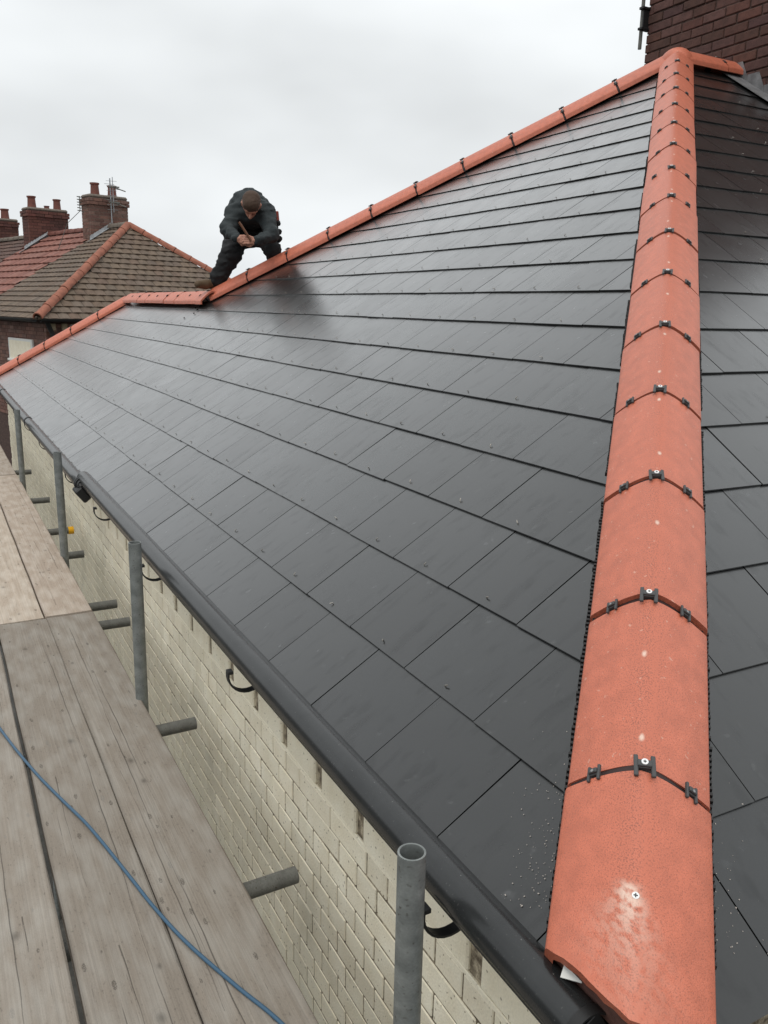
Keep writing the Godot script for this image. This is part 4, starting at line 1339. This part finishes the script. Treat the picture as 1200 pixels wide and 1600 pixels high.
func house_walls(o: Node3D, l: Transform3D, wl: float, wr: float, fall: float, z1: float, z0: float, tones: Array, end: bool) -> void:
	var s := Shape.new()
	var top := -fall - 0.10
	var low := top - 3.6
	bevel_box(s, l * at(Vector3((wr - wl) * 0.5, (top + low) * 0.5 - 0.2, (z0 + z1) * 0.5)), Vector3(wl + wr - 0.42, top - low + 0.6, z1 - z0 - 0.012), 0.0)
	var w := put("wall", s.mesh(), M.chimney_mortar, o)
	var b := Shape.new()
	brick_stack(b, l * Transform3D(Basis(), Vector3((wr - wl) * 0.5, 0, (z0 + z1) * 0.5)), wl + wr - 0.40, z1 - z0, top - 1.95, 26, tones)
	tag(put("brickwork", b.mesh(), M.brick, w), "", "", "", "stuff")
	if not end: return
	# dentils, gutter, downpipe and windows of the end wall
	for k in 22:
		var q := Shape.new()
		bevel_box(q, l * at(Vector3(-wl + 0.32 + k * 0.225, top - 0.06, z1 + 0.02)), Vector3(0.10, 0.12, 0.06), 0.0)
		put("dentil", q.mesh(), M.bare, w)
	var g := Shape.new()
	var p := PackedVector2Array()
	for i in 9:
		var a := deg_to_rad(lerpf(180.0, 360.0, i / 8.0))
		p.push_back(Vector2(cos(a) * 0.055, sin(a) * 0.055))
	sweep(g, p, -(wl + wr) * 0.5, (wl + wr) * 0.5, 0.004, l * Transform3D(Basis(Vector3.UP, PI / 2), Vector3((wr - wl) * 0.5, -fall - 0.01, z1 + 0.31)))
	put("gutter", g.mesh(), M.black, o)
	var g2 := Shape.new()
	sweep(g2, p, -(z1 - z0) * 0.5 - 0.15, (z1 - z0) * 0.5 + 0.15, 0.004, l * Transform3D(Basis(), Vector3(-wl - 0.05, -fall - 0.01, (z0 + z1) * 0.5)))
	put("gutter", g2.mesh(), M.black, o)
	var dp := Shape.new()
	tube(dp, [l * Vector3(-wl + 0.15, -fall - 0.05, z1 + 0.20), l * Vector3(-wl + 0.30, -fall - 0.30, z1 + 0.06), l * Vector3(-wl + 0.30, -fall - 3.5, z1 + 0.06)], 0.045, 10)
	put("downpipe", dp.mesh(), M.black, o)
	# a window in the side wall: cream blind above, dark glass below the transom bar
	var side := l * Transform3D(Basis(Vector3.UP, -PI / 2), Vector3(-wl + 0.20, 0, (z0 + z1) * 0.5 + 0.55))
	var wf := Shape.new()
	bevel_box(wf, side * at(Vector3(0, top - 0.95, 0.02)), Vector3(1.30, 1.25, 0.05), 0.01)
	var win := put("window", wf.mesh(), M.white, o)
	var bl := Shape.new()
	bevel_box(bl, side * at(Vector3(0, top - 0.55, 0.043)), Vector3(1.16, 0.36, 0.01), 0.0)
	put("blind", bl.mesh(), M.cream, win)
	var gl := Shape.new()
	bevel_box(gl, side * at(Vector3(0, top - 1.16, 0.043)), Vector3(1.16, 0.70, 0.01), 0.0)
	put("pane", gl.mesh(), M.glass, win)
	var si := Shape.new()
	bevel_box(si, side * at(Vector3(0, top - 0.765, 0.05)), Vector3(1.34, 0.05, 0.06), 0.01)
	put("transom_bar", si.mesh(), M.white, win)

# ---------------------------------------------------------------- the roofer
func sd_bone(p: Vector3, a: Vector3, b: Vector3, ra: float, rb: float) -> float:
	var ab := b - a
	var t := clampf((p - a).dot(ab) / maxf(ab.length_squared(), 1e-9), 0.0, 1.0)
	return p.distance_to(a + ab * t) - lerpf(ra, rb, t)

# bones: [a, b, ra, rb]; joined by a smooth minimum and meshed with surface nets
func flesh(bones: Array, cell: float, k: float, rough := 0.0, freq := 6.0, sd := 1) -> ArrayMesh:
	var box := AABB(bones[0][0], Vector3.ZERO)
	for b in bones:
		var m: float = maxf(b[2], b[3]) + cell * 3 + rough
		for q in [b[0], b[1]]:
			box = box.expand(q - Vector3.ONE * m)
			box = box.expand(q + Vector3.ONE * m)
	var n := Vector3i((box.size / cell).ceil()) + Vector3i.ONE
	var nx := n.x
	var nxy := n.x * n.y
	var d := PackedFloat32Array()
	d.resize(nxy * n.z)
	d.fill(1.0)
	for b in bones:
		var m: float = maxf(b[2], b[3]) + k + cell * 2 + rough
		var bb := AABB(b[0], Vector3.ZERO).expand(b[1]).grow(m)
		var lo := Vector3i(((bb.position - box.position) / cell).floor()).clamp(Vector3i.ZERO, n - Vector3i.ONE)
		var hi := Vector3i(((bb.end - box.position) / cell).ceil()).clamp(Vector3i.ZERO, n - Vector3i.ONE)
		for z in range(lo.z, hi.z + 1):
			for y in range(lo.y, hi.y + 1):
				for x in range(lo.x, hi.x + 1):
					var p := box.position + Vector3(x, y, z) * cell
					var e := sd_bone(p, b[0], b[1], b[2], b[3])
					var i := x + y * nx + z * nxy
					var o := d[i]
					var h := maxf(k - absf(o - e), 0.0) / k
					d[i] = minf(o, e) - h * h * k * 0.25
	if rough > 0.0:
		var z0 := FastNoiseLite.new()
		z0.seed = sd
		z0.frequency = freq
		z0.fractal_octaves = 2
		for z in n.z:
			for y in n.y:
				for x in nx:
					var i := x + y * nx + z * nxy
					if absf(d[i]) < 0.08:
						d[i] += rough * (z0.get_noise_3d(x * cell, y * cell * 2.2, z * cell) + 0.5 * absf(z0.get_noise_3d(x * cell * 2.0, y * cell * 0.8 + 9.0, z * cell * 2.0)))
	var id := {}
	var vs := PackedVector3Array()
	for z in n.z - 1:
		for y in n.y - 1:
			for x in nx - 1:
				var i := x + y * nx + z * nxy
				var v := [d[i], d[i + 1], d[i + nx], d[i + nx + 1], d[i + nxy], d[i + nxy + 1], d[i + nxy + nx], d[i + nxy + nx + 1]]
				var neg := 0
				for q in v:
					if q < 0.0: neg += 1
				if neg == 0 or neg == 8: continue
				var sum := Vector3.ZERO
				var cnt := 0
				for e in [[0, 1], [2, 3], [4, 5], [6, 7], [0, 2], [1, 3], [4, 6], [5, 7], [0, 4], [1, 5], [2, 6], [3, 7]]:
					var a: float = v[e[0]]
					var b: float = v[e[1]]
					if (a < 0.0) != (b < 0.0):
						var t := a / (a - b)
						var pa := Vector3(e[0] & 1, (e[0] >> 1) & 1, e[0] >> 2)
						var pb := Vector3(e[1] & 1, (e[1] >> 1) & 1, e[1] >> 2)
						sum += pa.lerp(pb, t)
						cnt += 1
				id[i] = vs.size()
				vs.push_back(box.position + (Vector3(x, y, z) + sum / cnt) * cell)
	var idx := PackedInt32Array()
	for z in range(1, n.z - 1):
		for y in range(1, n.y - 1):
			for x in range(1, nx - 1):
				var i := x + y * nx + z * nxy
				var s0 := d[i] < 0.0
				for ax in 3:
					var st: int = [1, nx, nxy][ax]
					var s1 := d[i + st] < 0.0
					if s0 == s1: continue
					var u: int = [nx, nxy, 1][ax]
					var w: int = [nxy, 1, nx][ax]
					var q := [i - u - w, i - w, i, i - u]
					if not (id.has(q[0]) and id.has(q[1]) and id.has(q[2]) and id.has(q[3])): continue
					if not s0: q.reverse()
					for e in [0, 1, 2, 0, 2, 3]: idx.push_back(id[q[e]])
	var nn := PackedVector3Array()
	nn.resize(vs.size())
	for i in range(0, idx.size(), 3):
		var c := (vs[idx[i + 1]] - vs[idx[i]]).cross(vs[idx[i + 2]] - vs[idx[i]])
		for e in 3: nn[idx[i + e]] += c
	for i in nn.size(): nn[i] = nn[i].normalized()
	for i in range(0, idx.size(), 3):      # front faces run clockwise
		var q := idx[i + 1]; idx[i + 1] = idx[i + 2]; idx[i + 2] = q
	var a := []
	a.resize(Mesh.ARRAY_MAX)
	a[Mesh.ARRAY_VERTEX] = vs
	a[Mesh.ARRAY_NORMAL] = nn
	a[Mesh.ARRAY_INDEX] = idx
	var me := ArrayMesh.new()
	me.add_surface_from_arrays(Mesh.PRIMITIVE_TRIANGLES, a)
	return me

func hand(bones: Array, wrist: Vector3, palm: Vector3, across: Vector3, into: Vector3) -> void:
	# palm block and four fingers curled round what is held, thumb leaving the side of the palm
	var fw := (palm - wrist).normalized()
	var sd := (across - fw * across.dot(fw)).normalized()
	var inn := (into - fw * into.dot(fw) - sd * into.dot(sd)).normalized()
	bones.push_back([wrist, wrist + fw * 0.03, 0.024, 0.024])
	for k in 4:
		var off := sd * (k - 1.5) * 0.0185
		var root := wrist + fw * 0.075 + off
		bones.push_back([wrist + fw * 0.02 + off * 0.6, root, 0.014, 0.0115])
		var len: float = [0.036, 0.042, 0.039, 0.031][k]
		var a := root + (fw * 0.75 + inn * 0.65).normalized() * len
		var b := a + (fw * -0.15 + inn).normalized() * len * 0.72
		var c := b + (fw * -0.8 + inn * 0.5).normalized() * len * 0.55
		bones.push_back([root, a, 0.0102, 0.0094])
		bones.push_back([a, b, 0.0094, 0.0086])
		bones.push_back([b, c, 0.0086, 0.0078])
	var t0 := wrist + fw * 0.03 - sd * 0.022
	var t1 := t0 + (fw * 0.6 - sd * 0.6 + inn * 0.5).normalized() * 0.038
	var t2 := t1 + (fw * 0.6 + sd * 0.2 + inn * 0.7).normalized() * 0.032
	bones.push_back([t0, t1, 0.0135, 0.011])
	bones.push_back([t1, t2, 0.011, 0.0088])

func make_roofer() -> void:
	var P := {
		"pelvis": Vector3(2.848, 0.730, -8.079), "hipR": Vector3(2.700, 0.665, -8.030), "hipL": Vector3(2.905, 0.675, -7.930),
		"kneeR": Vector3(2.547, 0.460, -7.781), "kneeL": Vector3(2.838, 0.505, -7.478), "ankR": Vector3(2.430, 0.230, -7.850), "ankL": Vector3(2.985, 0.275, -7.720),
		"waist": Vector3(2.800, 0.868, -7.980), "chest": Vector3(2.700, 0.880, -7.700), "neck": Vector3(2.632, 0.905, -7.495),
		"shR": Vector3(2.548, 0.805, -7.640), "shL": Vector3(2.775, 0.818, -7.480), "elR": Vector3(2.437, 0.655, -7.522), "elL": Vector3(2.768, 0.622, -7.312),
		"wrR": Vector3(2.440, 0.571, -7.285), "wrL": Vector3(2.580, 0.548, -7.185), "haR": Vector3(2.492, 0.553, -7.195), "haL": Vector3(2.505, 0.552, -7.165),
		"head": Vector3(2.606, 0.862, -7.375), "toeR": Vector3(2.225, 0.188, -7.800), "heelR": Vector3(2.425, 0.192, -7.890)}
	var base := Vector3(2.40, 0.17, -7.86)
	for k in P: P[k] -= base
	var who := thing("person", base, "person in dark jacket and dark trousers bent over the far hip tiles, holding a stick", "person")
	var fwd := Vector3(-0.24, -0.90, 0.42).normalized()       # where the face points: down and towards the hip
	var crown := Vector3(-0.12, 0.80, 0.58)
	crown = (crown - fwd * crown.dot(fwd)).normalized()
	var sidew := crown.cross(fwd).normalized()
	var hc: Vector3 = P.head
	# the body: one continuous surface
	var body := [
		[P.pelvis, P.waist, 0.12, 0.12], [P.waist, P.chest, 0.12, 0.135], [P.chest, P.neck, 0.12, 0.06], [P.neck, hc, 0.056, 0.055],
		[P.shR, P.elR, 0.046, 0.038], [P.elR, P.wrR, 0.038, 0.027], [P.shL, P.elL, 0.046, 0.038], [P.elL, P.wrL, 0.038, 0.027],
		[P.hipR, P.kneeR, 0.075, 0.052], [P.kneeR, P.ankR, 0.050, 0.036], [P.hipL, P.kneeL, 0.075, 0.052], [P.kneeL, P.ankL, 0.050, 0.036]]
	put("body", flesh(body, 0.016, 0.03), M.skin, who)
	var skull := [
		[hc + crown * 0.030 - fwd * 0.022, hc + crown * 0.030 + fwd * 0.018, 0.078, 0.076], [hc + crown * 0.0 + fwd * 0.02, hc - crown * 0.055 + fwd * 0.035, 0.064, 0.046],
		[hc - crown * 0.062 + fwd * 0.052, hc - crown * 0.085 + fwd * 0.060, 0.028, 0.020],
		[hc + crown * 0.012 + fwd * 0.086, hc - crown * 0.026 + fwd * 0.110, 0.010, 0.014], [hc + crown * 0.024 + fwd * 0.080 + sidew * 0.03, hc + crown * 0.024 + fwd * 0.080 - sidew * 0.03, 0.013, 0.013],
		[hc - crown * 0.050 + fwd * 0.078 + sidew * 0.016, hc - crown * 0.050 + fwd * 0.078 - sidew * 0.016, 0.009, 0.009], [hc - crown * 0.03 - fwd * 0.02, P.neck, 0.056, 0.060]]
	for sg in [-1.0, 1.0]:
		skull.push_back([hc + crown * 0.012 + sidew * sg * 0.078 - fwd * 0.004, hc - crown * 0.026 + sidew * sg * 0.076 - fwd * 0.002, 0.014, 0.009])
		skull.push_back([hc + crown * 0.004 + fwd * 0.072 + sidew * sg * 0.031, hc + crown * 0.004 + fwd * 0.073 + sidew * sg * 0.031, 0.012, 0.012])
	put("head", flesh(skull, 0.0055, 0.014), M.skin, who)
	var hair := [[hc + crown * 0.036 - fwd * 0.024, hc + crown * 0.040 + fwd * 0.020, 0.081, 0.076], [hc + crown * 0.01 - fwd * 0.045, hc - crown * 0.03 - fwd * 0.045, 0.055, 0.046]]
	put("hair", flesh(hair, 0.007, 0.02, 0.004, 30.0, 5), M.hair, who)
	var hb := []
	hand(hb, P.wrR, P.haR, Vector3(0.2, 1, 0.2), Vector3(0.4, -0.1, -0.5))
	put("hand", flesh(hb, 0.004, 0.006), M.skin, who)
	hb = []
	hand(hb, P.wrL, P.haL, Vector3(0.1, 1, -0.1), Vector3(-0.4, -0.2, -0.6))
	put("hand", flesh(hb, 0.004, 0.006), M.skin, who)
	var mid: Vector3 = (P.shR + P.shL) * 0.5
	var jk := [
		[P.pelvis.lerp(P.waist, 0.4), P.waist, 0.165, 0.170], [P.waist, P.chest, 0.170, 0.165], [P.chest, P.chest.lerp(P.neck, 0.7), 0.160, 0.085],
		[P.shR, P.shL, 0.090, 0.090], [P.waist.lerp(P.shR, 0.4), P.shR, 0.155, 0.085], [P.waist.lerp(P.shL, 0.4), P.shL, 0.155, 0.085], [mid + Vector3(0, 0.060, -0.06), P.waist + Vector3(0, 0.035, 0), 0.118, 0.140],
		[P.shR, P.elR, 0.080, 0.068], [P.elR, P.wrR, 0.064, 0.043], [P.shL, P.elL, 0.080, 0.068], [P.elL, P.wrL, 0.064, 0.043]]
	put("jacket", flesh(jk, 0.0115, 0.03, 0.016, 8.0, 3), M.jacket, who)
	var tr := [
		[P.hipR, P.hipL, 0.130, 0.130], [P.pelvis, P.waist.lerp(P.pelvis, 0.5), 0.150, 0.150],
		[P.hipR, P.kneeR, 0.118, 0.092], [P.kneeR, P.ankR + (P.kneeR - P.ankR) * 0.08, 0.092, 0.082], [P.hipL + Vector3(0.02, 0, 0.01), P.kneeL, 0.105, 0.072], [P.kneeL, P.ankL, 0.074, 0.066]]
	put("trousers", flesh(tr, 0.0115, 0.03, 0.019, 8.0, 8), M.trousers, who)
	var dirR := (Vector3(P.toeR) - Vector3(P.heelR)).normalized()
	var bt := [[P.heelR + Vector3(0, 0.01, 0), P.heelR.lerp(P.toeR, 0.55), 0.042, 0.040], [P.heelR.lerp(P.toeR, 0.55), P.toeR - dirR * 0.01, 0.043, 0.034], [P.heelR + Vector3(0, 0.01, 0) - dirR * 0.01, P.ankR + Vector3(0, 0.03, 0), 0.042, 0.046]]
	put("boot", flesh(bt, 0.008, 0.02), M.boot, who)
	var hl: Vector3 = P.ankL + Vector3(0.02, -0.085, -0.03)
	var bl := [[hl, hl + Vector3(-0.10, -0.02, 0.14), 0.040, 0.036], [hl, P.ankL, 0.042, 0.046]]
	put("boot", flesh(bl, 0.008, 0.02), M.boot, who)
	# what hangs on the belt and in the sleeve pocket
	var pk := Shape.new()
	bevel_box(pk, Transform3D(Basis(Vector3.BACK, 0.1), Vector3(2.898, 0.800, -7.520) - base), Vector3(0.030, 0.085, 0.05), 0.006)
	put("pocket_tool", pk.mesh(), M.red_tool, who)
	var rule := Shape.new()
	for q in [Vector3(2.902, 0.74, -7.52), Vector3(2.900, 0.66, -7.48), Vector3(2.912, 0.60, -7.50), Vector3(2.898, 0.70, -7.56)]:
		bevel_box(rule, Transform3D(Basis(Vector3(0.2, 0.3, 1).normalized(), q.y * 9.0), q - base), Vector3(0.045, 0.05, 0.07), 0.012)
	put("tool_pouch", rule.mesh(), M.trousers, who)
	var stk := Shape.new()
	var a := Vector3(2.422, 0.694, -7.170)
	var b := Vector3(2.520, 0.545, -7.145)
	tube(stk, [Vector3.ZERO, (b - a) * 0.5, b - a], 0.0105, 10)
	var so := put("wooden_handle", stk.mesh(), M.wood, self, at(a))
	tag(so, "short brown wooden stick held in the bending person's hands", "stick")

# ---------------------------------------------------------------- the whole place
func _ready() -> void:
	rng.seed = 20240611
	cam = Camera3D.new()
	cam.name = "camera"
	var right := Vector3(0.882, 0.022, 0.471)
	var down := Vector3(-0.093, -0.972, 0.218)
	var yaw := 0.49630682698561676
	var pit := 0.23779118239025135
	var rol := -0.022238465727326705
	var fw := Vector3(sin(yaw) * cos(pit), -sin(pit), -cos(yaw) * cos(pit))
	var r0 := Vector3(cos(yaw), 0, sin(yaw))
	var d0 := fw.cross(r0)
	right = cos(rol) * r0 + sin(rol) * d0
	down = -sin(rol) * r0 + cos(rol) * d0
	cam.transform = Transform3D(Basis(right, -down, -fw), Vector3.ZERO)
	cam.fov = rad_to_deg(2.0 * atan(800.0 / 1305.7737880238947))
	cam.near = 0.05
	cam.far = 600.0
	add_child(cam)
	cam.current = true
	var env := Environment.new()
	env.background_mode = Environment.BG_SKY
	env.sky = Sky.new()
	env.sky.sky_material = overcast()
	env.tonemap_mode = Environment.TONE_MAPPER_LINEAR
	env.tonemap_exposure = 1.0
	env.sdfgi_enabled = true
	env.ssao_enabled = true
	env.ssil_enabled = true
	var we := WorldEnvironment.new()
	we.name = "sky"
	we.environment = env
	add_child(we)
	var sun := DirectionalLight3D.new()
	sun.name = "sun"
	sun.light_energy = 0.30
	sun.light_color = Color(1.0, 0.975, 0.94)
	sun.light_angular_distance = 24.0
	sun.shadow_enabled = true
	sun.transform = Transform3D(Basis.looking_at(Vector3(0.35, -1.0, -0.25).normalized(), Vector3.FORWARD), Vector3(0, 20, 0))
	add_child(sun)
	make_materials()
	var gs := Shape.new()
	gs.quad(Vector3(-300, 0, 300), Vector3(300, 0, 300), Vector3(300, 0, -300), Vector3(-300, 0, -300))
	tag(put("ground", gs.mesh(), M.ground, self, at(Vector3(0, -6.0, 0))), "", "", "", "structure")
	make_house()
	make_scaffold()
	make_neighbours()
	make_roofer()

# an overcast sky: brighter overhead than at the horizon, with soft cloud
func overcast() -> PanoramaSkyMaterial:
	var w := 1024
	var h := 512
	var za := FastNoiseLite.new()
	za.seed = 5
	za.frequency = 1.9
	za.fractal_octaves = 5
	var data := PackedFloat32Array()
	data.resize(w * h * 3)
	for y in h:
		var el := PI * (0.5 - (y + 0.5) / h)
		for x in w:
			var az := TAU * (x + 0.5) / w
			var d := Vector3(cos(el) * sin(az), sin(el), cos(el) * cos(az))
			var c := za.get_noise_3d(d.x * 1.0, d.y * 2.6, d.z * 1.0)
			var up := maxf(d.y, 0.0)
			var l := 0.815 + 0.42 * up + 0.20 * c
			if d.y < 0.0: l = lerpf(0.76 + 0.2 * c, 0.30, clampf(-d.y * 4.0, 0, 1))
			var i := (y * w + x) * 3
			data[i] = l * 0.965
			data[i + 1] = l * 1.0
			data[i + 2] = l * 1.018
	var im := Image.create_from_data(w, h, false, Image.FORMAT_RGBF, data.to_byte_array())
	var m := PanoramaSkyMaterial.new()
	m.panorama = ImageTexture.create_from_image(im)
	return m
